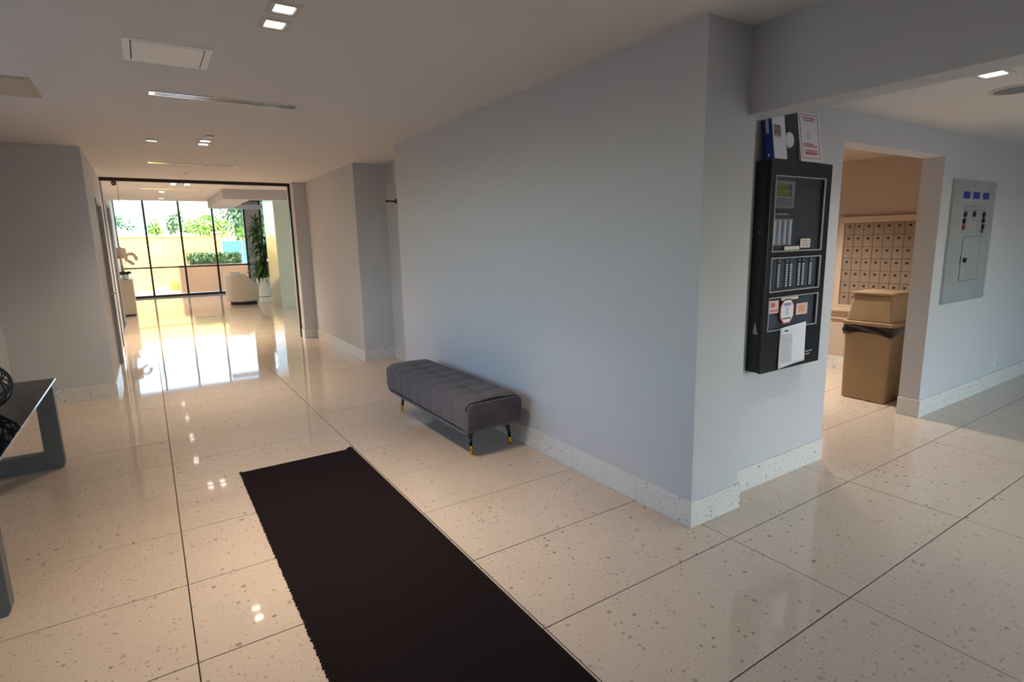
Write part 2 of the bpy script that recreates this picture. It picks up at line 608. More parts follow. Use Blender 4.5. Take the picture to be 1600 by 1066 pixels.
# left side
struct(MB().slab(-2.7, 7.33, -0.01, CEIL, -1.42, -1.26, [(2.3, 5.5, 0.8, 2.42)], 'x').build('wall_left', 'wall_paint'))
struct(box(-1.42, -0.43, 7.33, 7.45, -0.01, CEIL).build('wall_left_return', 'wall_paint'))
struct(MB().slab(7.45, 10.42, -0.01, CEIL, -0.60, -0.43, [(8.6, 9.45, -0.1, 2.16)], 'x').build('wall_left_corridor', 'wall_paint'))
struct(MB().slab(10.42, 14.72, -0.01, CEIL, -0.72, -0.5, [(12.75, 14.3, -0.1, 2.42)], 'x').build('wall_left_lobby', 'wall_paint'))
struct(box(-0.84, -0.68, 14.72, 22.2, -0.01, 3.3).build('wall_left_window_end', 'wall_paint'))
struct(box(-0.72, -0.5, 14.6, 14.74, CEIL, 3.3).build('wall_left_fascia', 'ceiling_paint'))
struct(MB().slab(10.42, 22.2, -0.01, 3.3, 6.7, 6.85, [(11.2, 15.2, -0.1, 2.9)], 'x').build('wall_lobby_right', 'wall_paint'))
struct(box(2.95, 6.85, 10.28, 10.42, -0.01, 3.3).build('wall_lobby_near', 'wall_paint'))
# behind the camera: wall with a glazed entrance and a pane shrunk to let in less light
struct(MB().slab(-1.42, 9.65, -0.01, 2.7, -2.72, -2.6, [(0.3, 1.3, 0.9, 1.9), (3.6, 7.2, -0.1, 2.1)], 'y').build('wall_entrance', 'wall_paint'))

# ------------------------------------------------------------------ ceilings (with real recesses for the lights)
LAMPS = []          # x, y, z, size, cool, label
for (x, y, lab) in ((0.645, 2.806, 'square recessed ceiling downlight nearest the top edge of the photo'),
                    (0.642, 3.012, 'square recessed ceiling downlight beside the access panel, second from the top edge')):
    LAMPS.append((x, y, CEIL, 0.045, False, lab))
for (x, y, lab) in ((0.629, 6.47, 'small recessed downlight just behind the round sprinkler cap in the corridor ceiling'),
                    (0.628, 6.675, 'small recessed downlight farther of the pair behind the sprinkler cap')):
    LAMPS.append((x, y, CEIL, 0.045, False, lab))
for (x, y, lab) in ((0.52, 10.78, 'lobby downlight left and nearer of the four just beyond the black header'),
                    (0.72, 10.78, 'lobby downlight right and nearer of the four just beyond the black header'),
                    (0.52, 10.98, 'lobby downlight left and farther of the four just beyond the black header'),
                    (0.72, 10.98, 'lobby downlight right and farther of the four just beyond the black header'),
                    (0.39, 12.30, 'single file lobby downlight, first one past the linear diffuser'),
                    (0.40, 12.50, 'single file lobby downlight, second one past the linear diffuser'),
                    (0.42, 13.90, 'lobby downlight next to last before the window zone'),
                    (0.42, 14.20, 'lobby downlight last before the window zone')):
    LAMPS.append((x, y, CEIL, 0.045, False, lab))
for (x, y, lab) in ((0.48, 17.85, 'high lobby downlight nearer of the first pair above the armchair'),
                    (0.48, 18.05, 'high lobby downlight farther of the first pair above the armchair'),
                    (0.48, 19.60, 'high lobby downlight nearer of the pair by the window wall'),
                    (0.48, 19.85, 'high lobby downlight farther of the pair by the window wall')):
    LAMPS.append((x, y, 3.2, 0.045, False, lab))
LAMPS.append((3.71, 1.19, RCEIL, 0.05, True, 'cool white square downlight beside the dark beam at upper right'))
LAMPS.append((5.5, 3.5, 2.38, 0.05, False, 'warm downlight in the mail room ceiling'))


def recess(z):
    return [(x - s, x + s, y - s, y + s) for x, y, zz, s, c, l in LAMPS if abs(zz - z) < 0.001]


struct(MB().slab(-1.42, 2.95, -2.72, 10.42, CEIL, CEIL + 0.12, recess(CEIL), 'z').build('ceiling', 'ceiling_paint'))
struct(MB().slab(-0.72, 6.85, 10.42, 14.74, CEIL, CEIL + 0.12, recess(CEIL) + [(1.75, 7.0, 11.6, 15.0)], 'z').build('ceiling_lobby', 'ceiling_paint'))
struct(MB().slab(-0.84, 6.85, 10.42, 22.2, 3.2, 3.32, recess(3.2), 'z').build('ceiling_window_zone', 'ceiling_paint'))
struct(MB().slab(2.80, 9.65, -2.72, 1.99, RCEIL, RCEIL + 0.1, recess(RCEIL), 'z').build('ceiling_side_room', 'ceiling_paint'))
struct(MB().slab(3.6, 6.9, 2.10, 4.55, 2.38, 2.48, recess(2.38), 'z').build('ceiling_mail_room', 'mail_paint'))
struct(box(-3.2, 11.5, -5.0, 22.6, 3.4, 3.6).build('roof', 'ceiling_paint'))  # unseen slab added to keep the sun out of the rooms
# beam over the side room, lobby bulkhead, window beam
struct(MB().prism([(2.70, -2.6), (2.88, -2.6), (2.88, 1.99), (2.766, 1.99), (2.766, 1.876), (2.70, 1.876)], 2.195, CEIL + 0.01).build('ceiling_beam', 'wall_paint'))
struct(MB().prism([(1.29, 11.45), (6.7, 11.45), (6.7, 11.6), (1.75, 11.6), (1.75, 14.3), (1.29, 14.3)], 2.44, CEIL + 0.005).build('ceiling_bulkhead', 'wall_paint'))
struct(box(2.13, 6.7, 21.6, 21.85, 2.89, 3.03).build('ceiling_window_beam', 'wall_paint'))

# baseboards: separate stone pieces on every visible foot of wall
BASE_H = 0.152
for_pieces = {}


def baseboard(name, a, b, out, start=None, step=GY, h=BASE_H, t=0.014):
    """pieces from a to b (2-D points) standing out by t towards out"""
    a, b, n = Vector(a), Vector(b), Vector(out)
    d = (b - a)
    L = d.length
    d.normalize()
    e = d * 0.006
    root = struct(MB().prism(ccw([a + e, b - e, b - e + n * (t - 0.004), a + e + n * (t - 0.004)]), 0.0, h - 0.006).build(name, 'grout'))
    cuts = [0.0]
    c = start if start is not None else step
    while c < L - 0.02:
        if c > 0.02:
            cuts.append(c)
        c += step
    cuts.append(L)
    for q in range(len(cuts) - 1):
        p0 = a + d * (cuts[q] + (0.0008 if q else 0))
        p1 = a + d * (cuts[q + 1] - 0.0008)
        MB().prism(ccw([p0, p1, p1 + n * t, p0 + n * t]), 0.0, h).build('baseboard_piece', 'base_stone', root, bevel=0.0012)
    return root


def ccw(p):
    s = sum(p[i][0] * p[(i + 1) % len(p)][1] - p[(i + 1) % len(p)][0] * p[i][1] for i in range(len(p)))
    p = [(q[0], q[1]) for q in p]
    return p if s > 0 else p[::-1]


T = 0.014
baseboard('baseboard_right', (2.36, 1.863), (2.36, 5.89), (-1, 0), start=2.282 - 1.863)
baseboard('baseboard_pilaster', (2.36, 1.877), (2.765 + T, 1.877), (0, -1))
baseboard('baseboard_fire_panel', (2.765, 1.99), (3.886, 1.99), (0, -1), start=0.55)
baseboard('baseboard_right_far', (2.376, 7.366), (2.376, 9.95), (-1, 0))
baseboard('baseboard_niche', (2.376, 7.38), (2.805, 7.38), (0, -1))
baseboard('baseboard_niche_back', (2.805, 5.89), (2.805, 7.366), (-1, 0))
baseboard('baseboard_step', (2.16, 9.95), (2.376, 9.95), (0, -1))
baseboard('baseboard_step_side', (2.174, 9.95), (2.174, 10.15), (-1, 0))
baseboard('baseboard_left_return', (-1.26, 7.33), (-0.416, 7.33), (0, -1))
baseboard('baseboard_left_corridor', (-0.43, 7.33), (-0.43, 8.55), (1, 0))
baseboard('baseboard_left_corridor_far', (-0.43, 9.5), (-0.43, 10.15), (1, 0))
baseboard('baseboard_left', (-1.26, 1.0), (-1.26, 7.316), (1, 0))
baseboard('baseboard_side_room', (5.44 - T, 1.99), (9.5, 1.99), (0, -1), step=1.22, start=1.0)
baseboard('baseboard_opening', (5.44, 1.99), (5.44, 2.15), (-1, 0))
baseboard('baseboard_mail_right', (6.75, 2.16), (6.75, 4.4), (-1, 0))
baseboard('baseboard_mail_back', (3.75, 4.4), (6.736, 4.4), (0, -1))

# black lobby header and its jambs
tr = struct(box(-0.43, 2.174, 10.17, 10.24, 2.572, CEIL).build('trim_1', 'frame_black'), 'black metal header across the lobby opening')
box(2.146, 2.174, 10.17, 10.24, 0.0, 2.572).build('jamb', 'frame_black', tr)
box(-0.43, -0.412, 10.17, 10.24, 0.0, 2.572).build('jamb', 'door_frame_grey', tr)

# doors in the left wall
for i, (xa, ya, yb, zt) in enumerate(((-0.43, 8.6, 9.45, 2.16), (-0.5, 12.75, 14.3, 2.42))):
    d = struct(box(xa - 0.06, xa - 0.015, ya + 0.004, yb - 0.004, 0.005, zt - 0.004).build('door_%d' % (i + 1), 'door_grey'), 'grey door in the left wall')
    fr = MB().slab(ya - 0.05, yb + 0.05, 0.0, zt + 0.05, xa, xa + 0.012, [(ya + 0.0, yb - 0.0, -0.1, zt)], 'x')
    fr.build('door_frame', 'door_frame_grey', d)
    hb = MB().tube([(xa - 0.015, yb - 0.09, 1.0), (xa + 0.035, yb - 0.09, 1.0), (xa + 0.035, yb - 0.20, 1.0)], 0.009)
    hb.build('door_handle', 'chrome', d, smooth=True)


# window walls: frame members and panes are separate parts
def glazing(name, xs, y, z0, z1, rails, m_frame, label, w=0.062, dep=0.11, opaque=(), along='x'):
    def box(a, b, c, d, e, f):
        return MB().box(a, b, c, d, e, f) if along == 'x' else MB().box(c, d, a, b, e, f)
    root = struct(box(xs[0], xs[-1], y - dep / 2, y + dep / 2, z0, z0 + 0.07).build(name, m_frame), label)
    for i, x in enumerate(xs):
        box(x - w / 2, x + w / 2, y - dep / 2 - 0.004, y + dep / 2 + 0.004, z0, z1).build('mullion', m_frame, root)
    levels = [z0 + 0.07] + list(rails) + [z1 - 0.03]
    for i in range(len(xs) - 1):
        a, b = xs[i] + w / 2, xs[i + 1] - w / 2
        for r in rails:
            box(a, b, y - dep / 2, y + dep / 2, r - 0.025, r + 0.025).build('transom', m_frame, root)
        box(a, b, y - dep / 2, y + dep / 2, z1 - 0.03, z1).build('transom', m_frame, root)
        for q in range(len(levels) - 1):
            za = levels[q] + (0.025 if q else 0)
            zb = levels[q + 1] - (0.025 if q < len(levels) - 2 else 0)
            if i in opaque:
                box(a, b, y - 0.02, y + 0.02, za, zb).build('infill_panel', 'opaque_panel', root)
            else:
                box(a, b, y - 0.004, y + 0.004, za, zb).build('pane', 'window_glass', root)
    return root


glazing('window_1', [-0.68, 0.12, 1.105, 2.09, 3.07, 3.6, 4.62, 5.64, 6.7], 22.0, 0.0, 3.2, [0.98], 'frame_bronze',
        'bronze framed window wall at the end of the lobby', opaque=(4,))
glazing('added_window_lobby', [11.2, 12.2, 13.2, 14.2, 15.2], 6.78, 0.0, 2.9, [0.98], 'frame_bronze', 'added glazing on the unseen right side of the lobby', along='y')  # unseen glazing, added to light the column front and lobby floor
glazing('window_2', [0.3, 1.3], -2.66, 0.9, 1.9, [], 'frame_bronze', 'small unseen entrance pane behind the black runner')  # unseen opening, shrunk so less daylight reaches the ceiling beam
glazing('added_window_left', [2.3, 3.367, 4.433, 5.5], -1.34, 0.8, 2.42, [], 'frame_bronze', 'added unseen window in the left wall beside the console table', along='y')  # unseen window, added to brighten the main wall opposite
glazing('window_3', [3.6, 4.8, 6.0, 7.2], -2.66, 0.0, 2.1, [], 'frame_bronze', 'side room glazing')

# ------------------------------------------------------------------ lobby column
struct(box(2.84, 3.75, 15.35, 16.75, -0.01, 3.2).build('wall_column', 'stone_green'), 'pale green stone clad column')


# ------------------------------------------------------------------ recessed downlights
def downlight(x, y, z, s, cool, label):
    t = thing('recessed_downlight', label, 'ceiling light', (x, y, z), 'recessed downlights')
    fl = s + 0.024
    MB().slab(x - fl, x + fl, y - fl, y + fl, z - 0.004, z, [(x - s, x + s, y - s, y + s)], 'z').build('flange', 'flange_white', t)
    w = s - 0.001
    MB().slab(x - w, x + w, y - w, y + w, z, z + 0.04, [(x - w + 0.003, x + w - 0.003, y - w + 0.003, y + w - 0.003)], 'z').build('reflector', 'chrome', t)
    box(x - w + 0.003, x + w - 0.003, y - w + 0.003, y + w - 0.003, z + 0.014, z + 0.022).build('lens', 'lamp_lens_cool' if cool else 'lamp_lens', t)
    ld = bpy.data.lights.new('downlight_beam', 'SPOT')
    ld.energy = (22 if not cool else 12) * LAMP_SCALE
    ld.spot_size = math.radians(125)
    ld.spot_blend = 1.0
    ld.shadow_soft_size = 0.04
    ld.color = (1.0, 0.79, 0.58) if not cool else (1.0, 0.95, 0.9)
    lo = bpy.data.objects.new('downlight_beam', ld)
    C.objects.link(lo)
    lo.parent = t
    lo.location = (0, 0, 0.008)
    return ld


for L in LAMPS:
    ld = downlight(*L)
    if L[1] > 10:
        ld.energy *= 1.8
    if 2.5 < L[1] < 3.1 and L[0] < 1:
        ld.energy *= 1.7
        ld.spot_size = math.radians(98)
    if 6 < L[1] < 7:
        ld.energy *= 1.25
        ld.spot_size = math.radians(118)
    if L[0] == 5.5:
        ld.energy = 112 * LAMP_SCALE
        ld.color = (1.0, 0.90, 0.78)
        ld.spot_size = math.radians(128)
        ld.shadow_soft_size = 0.05

# ------------------------------------------------------------------ other ceiling things
t = thing('access_panel', 'white rectangular ceiling access panel with dark slots at both short ends', 'ceiling panel', (0.227, 3.72, CEIL))
MB().slab(0.025, 0.430, 3.528, 3.915, CEIL - 0.008, CEIL, [(0.058, 0.064, 3.545, 3.895), (0.389, 0.395, 3.545, 3.895)], 'z').build('frame', 'panel_white', t)
box(0.0645, 0.3885, 3.545, 3.898, CEIL - 0.011, CEIL - 0.008).build('door_leaf', 'panel_white', t)
box(0.058, 0.064, 3.545, 3.895, CEIL - 0.003, CEIL).build('slot', 'slot_dark', t)
box(0.389, 0.395, 3.545, 3.895, CEIL - 0.003, CEIL).build('slot', 'slot_dark', t)

t = thing('ceiling_hatch', 'tan square ceiling hatch at the left edge of the photo', 'ceiling panel', (-0.74, 4.87, CEIL))
box(-1.02, -0.49, 4.63, 5.13, CEIL - 0.008, CEIL).build('door_leaf', 'panel_tan', t)
MB().slab(-1.045, -0.465, 4.605, 5.155, CEIL - 0.005, CEIL, [(-1.02, -0.49, 4.63, 5.13)], 'z').build('frame', 'panel_tan', t)


def linear_diffuser(x0, x1, y, w, label, z=CEIL):
    t = thing('linear_diffuser', label, 'air vent', ((x0 + x1) / 2, y, z), 'linear air diffusers')
    h = w / 2
    MB().slab(x0, x1, y - h, y + h, z - 0.006, z, [(x0 + 0.035, x1 - 0.012, y - h * 0.62, y - h * 0.2), (x0 + 0.035, x1 - 0.012, y + h * 0.2, y + h * 0.62)], 'z').build('frame', 'chrome', t)
    for s in (-1, 1):
        yc = y + s * h * 0.41
        box(x0 + 0.035, x1 - 0.012, yc - h * 0.21, yc + h * 0.21, z - 0.0015, z).build('slot', 'slot_dark', t)
    return t


linear_diffuser(0.146, 1.092, 4.655, 0.10, 'long chrome linear air diffuser beyond the white access panel')
linear_diffuser(0.16, 1.13, 8.27, 0.10, 'chrome linear air diffuser just in front of the black lobby header')
linear_diffuser(0.05, 0.95, 11.78, 0.10, 'linear air diffuser in the lobby ceiling beyond the black header')
linear_diffuser(-0.5, 2.7, 20.1, 0.09, 'very long linear diffuser in the high lobby ceiling', 3.2)

t = tag(MB().lathe([(0.032, CEIL - 0.018), (0.04, CEIL - 0.012), (0.04, CEIL - 0.006), (0.028, CEIL - 0.004), (0.028, CEIL)], 0.636, 6.15, 20).build('sprinkler_cap', 'plastic_white', smooth=False), 'round white sprinkler cap in front of the small corridor downlights', 'sprinkler')
t = tag(MB().lathe([(0.034, CEIL - 0.016), (0.042, CEIL - 0.010), (0.042, CEIL - 0.005), (0.03, CEIL - 0.003), (0.03, CEIL)], 0.623, 9.22, 20).build('sprinkler_cap', 'plastic_white'), 'round white sprinkler cap close to the black lobby header', 'sprinkler')
t = thing('emergency_light', 'thin white rectangular plate on the corridor ceiling left of the small downlights', 'ceiling light', (0.18, 6.58, CEIL))
box(0.13, 0.232, 6.55, 6.61, CEIL - 0.014, CEIL).build('plate', 'plastic_white', t, bevel=0.002)
box(0.14, 0.222, 6.556, 6.604, CEIL - 0.017, CEIL - 0.014).build('cover', 'lit_cover', t)

t = thing('ceiling_speaker', 'round ceiling speaker grille cut by the right edge near the cool downlight', 'speaker', (4.22, 1.24, RCEIL))
MB().lathe([(0.115, RCEIL - 0.006), (0.125, RCEIL - 0.004), (0.125, RCEIL)], 4.22, 1.24, 32).build('rim', 'flange_white', t)
MB().lathe([(0.098, RCEIL - 0.0085), (0.10, RCEIL - 0.006)], 4.22, 1.24, 32).build('grille', 'module_grey', t)

# black security camera hanging inside the lobby opening, red cord below it
t = thing('security_camera', 'small black dome camera hanging at the left end of the black header', 'camera', (-0.27, 10.49, CEIL))
MB().lathe([(0.042, CEIL - 0.012), (0.046, CEIL - 0.004), (0.046, CEIL)], -0.27, 10.49, 20).build('base', 'black_metal', t)
MB().lathe([(0.004, CEIL - 0.088), (0.018, CEIL - 0.084), (0.028, CEIL - 0.07), (0.03, CEIL - 0.05), (0.03, CEIL - 0.012)], -0.27, 10.49, 20).build('dome', 'black_metal', t, smooth=True)
box(-0.278, -0.266, 10.455, 10.462, CEIL - 0.062, CEIL - 0.048).build('lens', 'plastic_white', t)
t = thing('pull_cord', 'thin red cord hanging below the black dome camera', 'cord', (-0.235, 10.52, CEIL))
MB().tube([(-0.235, 10.52, CEIL), (-0.233, 10.52, CEIL - 0.15), (-0.235, 10.52, CEIL - 0.30)], 0.004, 6).build('line', 'red_cord', t)
MB().lathe([(0.003, CEIL - 0.325), (0.008, CEIL - 0.315), (0.003, CEIL - 0.30)], -0.235, 10.52, 10).build('toggle', 'red_cord', t)

# small bracket on the niche wall
t = thing('wall_bracket', 'small brown bracket sticking out of the niche wall behind the bench', 'bracket', (2.805, 7.02, 2.12))
box(2.797, 2.805, 6.985, 7.055, 2.09, 2.15).build('plate', 'bracket_brown', t)
MB().tube([(2.80, 7.02, 2.12), (2.70, 7.02, 2.12), (2.66, 7.02, 2.122)], 0.011, 8).build('arm', 'bracket_brown', t)

# ------------------------------------------------------------------ runner
t = thing('carpet_runner', 'long black runner lying on the terrazzo in the foreground', 'carpet', (0.79, 1.2, 0))
rx0, rx1, ry0, ry1 = 0.388, 1.198, -1.9, 4.20


def pile(u, v):
    x = rx0 + 0.012 + (rx1 - rx0 - 0.024) * v
    y = ry0 + 0.012 + (ry1 - ry0 - 0.024) * u
    return (x, y, 0.0095)


MB().grid(pile, 60, 12).build('pile', 'carpet', t)
MB().slab(rx0, rx1, ry0, ry1, 0.0005, 0.006, [(rx0 + 0.014, rx1 - 0.014, ry0 + 0.014, ry1 - 0.014)], 'z').build('border', 'carpet_edge', t, bevel=0.002)
fr = MB()
rf = random.Random(5)
yy = ry0
while yy < ry1:                                         # frayed tufts along the left edge and the far end
    l = rf.uniform(0.001, 0.006)
    fr.hexa([(rx0 - l, yy, 0.001), (rx0 + 0.016, yy - 0.004, 0.001), (rx0 + 0.016, yy + 0.012, 0.001), (rx0 - l, yy + 0.006, 0.001),
             (rx0 - l, yy, 0.005), (rx0 + 0.016, yy - 0.004, 0.0096), (rx0 + 0.016, yy + 0.012, 0.0096), (rx0 - l, yy + 0.006, 0.005)])
    yy += rf.uniform(0.016, 0.03)
o = fr.build('fringe', 'carpet', t)
o['kind'] = 'stuff'
fill = box(rx0 + 0.012, rx1 - 0.012, ry0 + 0.012, ry1 - 0.012, 0.0005, 0.0090).build('backing', 'carpet_edge', t)
MB().tube([(rx1 - 0.05, ry1 - 0.004, 0.008), (rx1 - 0.02, ry1 + 0.004, 0.012), (rx1 - 0.004, ry1 - 0.012, 0.009)], [0.006, 0.010, 0.006], 8).build('curled_corner', 'carpet_edge', t, smooth=True)

# ------------------------------------------------------------------ tufted bench
bx0, bx1, by0, by1 = 1.80, 2.272, 3.40, 5.02
t = thing('tufted_bench', 'grey velvet tufted bench with black brass-tipped legs against the wall', 'bench', ((bx0 + bx1) / 2, (by0 + by1) / 2, 0))
# outer shell: U-shaped band along the length (profile in y-z)
outer, inner = [], []
zb = 0.195


def u_prof(off):
    pts = []
    y0, y1 = by0 + off, by1 - off
    r = 0.085 - off * 0.6
    z_low = zb + off
    for k_, z_ in enumerate((0.432, 0.427, 0.417, 0.400, 0.36)):
        pts.append((y0 - 0.012 + 0.0015 * k_ + (off * 0.2 if k_ == 0 else 0), z_))
    for i in range(7):
        a = PI + (PI / 2) * i / 6
        pts.append((y0 + r + r * math.cos(a), z_low + r + r * math.sin(a)))
    for i in range(7):
        a = 1.5 * PI + (PI / 2) * i / 6
        pts.append((y1 - r + r * math.cos(a), z_low + r + r * math.sin(a)))
    for k_, z_ in enumerate((0.36, 0.400, 0.417, 0.427, 0.432)):
        pts.append((y1 + 0.006 + 0.0015 * k_ - (off * 0.2 if k_ == 4 else 0), z_))
    return pts


oa, ia = u_prof(0.0), u_prof(0.032)
mb = MB()
n = len(oa)
def inset(z):
    return 0.006 + (0.034 * ((z - 0.392) / 0.04) ** 2 if z > 0.392 else 0.0)


for xx, sg in ((bx0, 1), (bx1, -1)):
    mb.v += [(xx + sg * inset(z), y, z) for y, z in oa] + [(xx + sg * inset(z), y, z) for y, z in ia]
for i in range(n - 1):
    mb.f.append((i, i + 1, 2 * n + i + 1, 2 * n + i)[::-1])                 # outside
    mb.f.append((n + i, 3 * n + i, 3 * n + i + 1, n + i + 1)[::-1])          # inside
    mb.f.append((i, n + i, n + i + 1, i + 1)[::-1])
    mb.f.append((2 * n + i, 2 * n + i + 1, 3 * n + i + 1, 3 * n + i)[::-1])
mb.f.append((0, 2 * n, 3 * n, n)[::-1])
mb.f.append((n - 1, 2 * n - 1, 4 * n - 1, 3 * n - 1)[::-1])
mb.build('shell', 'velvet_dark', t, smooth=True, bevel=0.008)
for xx, sg in ((bx0, 1), (bx1, -1)):
    MB().tube([(xx + sg * (inset(z) - 0.003), y, z) for y, z in ia[3:-3]], 0.004, 6).build('piping', 'piping', t, smooth=True)
for yy in (by0 + 0.020, by1 - 0.020):
    zs = (0.30, 0.36, 0.400, 0.417, 0.427, 0.433)
    pts = [(bx0 - 0.002 + inset(z), yy, z + 0.003) for z in zs] + [(bx0 + 0.09, yy, 0.438), (bx1 - 0.09, yy, 0.438)] + [(bx1 + 0.002 - inset(z), yy, z + 0.003) for z in zs[::-1]]
    MB().tube(pts, 0.0038, 6).build('piping', 'piping', t, smooth=True)
# tufted cushion
cy0, cy1 = by0 + 0.012, by1 - 0.012
NCH = 8
ch = (cy1 - cy0) / NCH


def cushion(u, v):
    y = cy0 + (cy1 - cy0) * u
    # cross section: bottom front -> up -> over the top -> down at the back
    zlo, zhi, r = 0.236, 0.442, 0.085
    xa, xb = bx0 - 0.006, bx1 + 0.004
    hgt, wid = zhi - r - zlo, xb - xa - 2 * r
    arc = PI * r / 2
    tot = 2 * hgt + 2 * arc + wid
    s = v * tot
    if s < hgt:
        x, z, nx, nz = xa, zlo + s, -1, 0
    elif s < hgt + arc:
        a = (s - hgt) / r
        x, z, nx, nz = xa + r - r * math.cos(a), zhi - r + r * math.sin(a), -math.cos(a), math.sin(a)
    elif s < hgt + arc + wid:
        x, z, nx, nz = xa + r + (s - hgt - arc), zhi, 0, 1
    elif s < hgt + 2 * arc + wid:
        a = (s - hgt - arc - wid) / r
        x, z, nx, nz = xb - r + r * math.sin(a), zhi - r + r * math.cos(a), math.sin(a), math.cos(a)
    else:
        x, z, nx, nz = xb, zhi - r - (s - hgt - 2 * arc - wid), 1, 0
    xm = (xa + xb) / 2
    # channel seams bow a little between the buttons
    bow = 0.018 * math.cos((x - xm) / (xb - xa) * 2 * PI) * nz
    q = ((y + bow - cy0) / ch) % 1.0
    dch = min(q, 1 - q) * ch
    puff = 0.008 + (0.012 if nz > 0.5 else 0.007) * (1 - math.exp(-(dch / 0.016) ** 1.1))
    q2 = abs(x - (xm - 0.03))
    crease = 0.0
    if nz > 0.3:
        crease = 0.012 * math.exp(-(q2 / 0.018) ** 2)
        crease += 0.016 * math.exp(-(q2 / 0.03) ** 2 - (dch / 0.03) ** 2)
    crease *= 1 - math.exp(-(min(y - cy0, cy1 - y) / 0.05) ** 2)
    foot = 0.006 * math.exp(-((z - zlo) / 0.02) ** 2)
    crown = 0.016 * math.cos((x - xm) / (xb - xa) * PI) * nz
    end = min(y - cy0, cy1 - y)
    droop = 0.006 * math.exp(-(end / 0.01) ** 2)
    d = puff - 0.012 - crease - foot + crown - droop
    return (x + nx * d, y, z + nz * d)


cu = MB().grid(cushion, NCH * 18, 64)
cu.f += [tuple(range(65)), tuple(range(len(cu.v) - 65, len(cu.v)))[::-1]]
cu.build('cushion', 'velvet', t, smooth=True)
bt = MB()
for i in range(1, NCH):
    yb = cy0 + ch * i - 0.018
    o = MB().lathe([(0.012, 0.424), (0.014, 0.430), (0.010, 0.436), (0.004, 0.438)], (bx0 + bx1) / 2 - 0.03, yb, 12).build('button', 'velvet_dark', t, smooth=True)
for sx in (0, 1):
    for sy in (0, 1):
        fx, fy = (1.893, 2.252)[sx], (3.535, 4.905)[sy]
        tx, ty = fx + (0.018 if sx == 0 else -0.018), fy + (0.035 if sy == 0 else -0.035)
        top, foot = Vector((tx, ty, 0.205)), Vector((fx, fy, 0.0))
        k = 0.30
        mid = foot.lerp(top, k)
        lg = MB().tube([mid, top], [0.0115, 0.018], 12).build('leg', 'black_lacquer', t, smooth=True)
        MB().tube([foot, foot.lerp(top, 0.03), foot.lerp(top, 0.29), foot.lerp(top, 0.31)], [0.010, 0.0125, 0.0145, 0.0130], 12).build('ferrule', 'brass', lg, smooth=True)
for sy in (0, 1):
    yb = (3.56, 4.88)[sy]
    MB().tube([(1.91, yb, 0.155), (2.08, yb, 0.190), (2.235, yb, 0.155)], 0.008, 8).build('brace', 'black_lacquer', t)
for sx in (0, 1):
    xb = (1.905, 2.24)[sx]
    MB().tube([(xb, 3.55, 0.13), (xb, 3.72, 0.20)], 0.009, 8).build('brace', 'black_lacquer', t)
    MB().tube([(xb, 4.89, 0.13), (xb, 4.72, 0.20)], 0.009, 8).build('brace', 'black_lacquer', t)

# ------------------------------------------------------------------ console table at the left
t = thing('glass_console_table', 'black glass console table with grey loop legs at the left edge', 'table', (-0.95, 4.2, 0))
TX0, TX1 = -1.235, -0.668
gt = box(TX0, TX1, 3.05, 5.27, 0.638, 0.650).build('table_top', 'table_glass', t)
box(TX1, TX1 + 0.003, 3.05, 5.27, 0.6385, 0.6505).build('glinting_edge', 'edge_glint', gt)
box(TX0, TX1 + 0.003, 3.047, 3.05, 0.6385, 0.6505).build('glinting_edge', 'edge_glint', gt)


def loop_leg(y0, y1):
    def rr(xa, xb, za, zb, r, k=6):
        p = []
        for cx, cz, a0 in ((xb - r, za + r, -PI / 2), (xb - r, zb - r, 0), (xa + r, zb - r, PI / 2), (xa + r, za + r, PI)):
            for i in range(k + 1):
                a = a0 + PI / 2 * i / k
                p.append((cx + r * math.cos(a), cz + r * math.sin(a)))
        return p
    a = rr(TX0 + 0.005, TX1 - 0.004, 0.0, 0.638, 0.035)
    b = rr(TX0 + 0.115, TX1 - 0.114, 0.125, 0.555, 0.004)
    mb = MB()
    n = len(a)
    for y in (y0, y1):
        mb.v += [(x, y, z) for x, z in a] + [(x, y, z) for x, z in b]
    for i in range(n):
        j = (i + 1) % n
        mb.f += [(i, j, n + j, n + i), (2 * n + i, 3 * n + i, 3 * n + j, 2 * n + j), (i, 2 * n + i, 2 * n + j, j), (n + i, n + j, 3 * n + j, 3 * n + i)]
    return mb


loop_leg(5.12, 5.20).build('leg', 'table_grey', t, bevel=0.004)
loop_leg(3.08, 3.16).build('leg', 'table_grey', t, bevel=0.004)
box(-0.97, -0.93, 3.16, 5.12, 0.60, 0.638).build('stretcher', 'table_grey', t)


def wire_ball(cx, cy, r, label, turns, seed):
    rg = random.Random(seed)
    t = thing('wire_ball', label, 'ornament', (cx, cy, 0.65), 'wire balls on the console table')
    cz = 0.65 + r
    for k in range(turns):
        nrm = Vector((rg.gauss(0, 1), rg.gauss(0, 1), rg.gauss(0, 1))).normalized()
        a = nrm.orthogonal().normalized()
        b = nrm.cross(a)
        rr = r - 0.006 - rg.uniform(0, 0.006)
        pts = [Vector((cx, cy, cz)) + rr * (math.cos(q) * a + math.sin(q) * b) for q in [2 * PI * i / 36 for i in range(36)]]
        MB().tube(pts, rg.choice((0.0025, 0.004, 0.006)), 6, closed=True).build('wire_ring', 'wire_black', t, smooth=True)
    return t


wire_ball(-0.90, 4.36, 0.155, 'larger black wire ball standing on the glass table, farther one', 22, 2)
wire_ball(-0.85, 3.95, 0.10, 'smaller black wire ball standing on the glass table, nearer one', 18, 4)

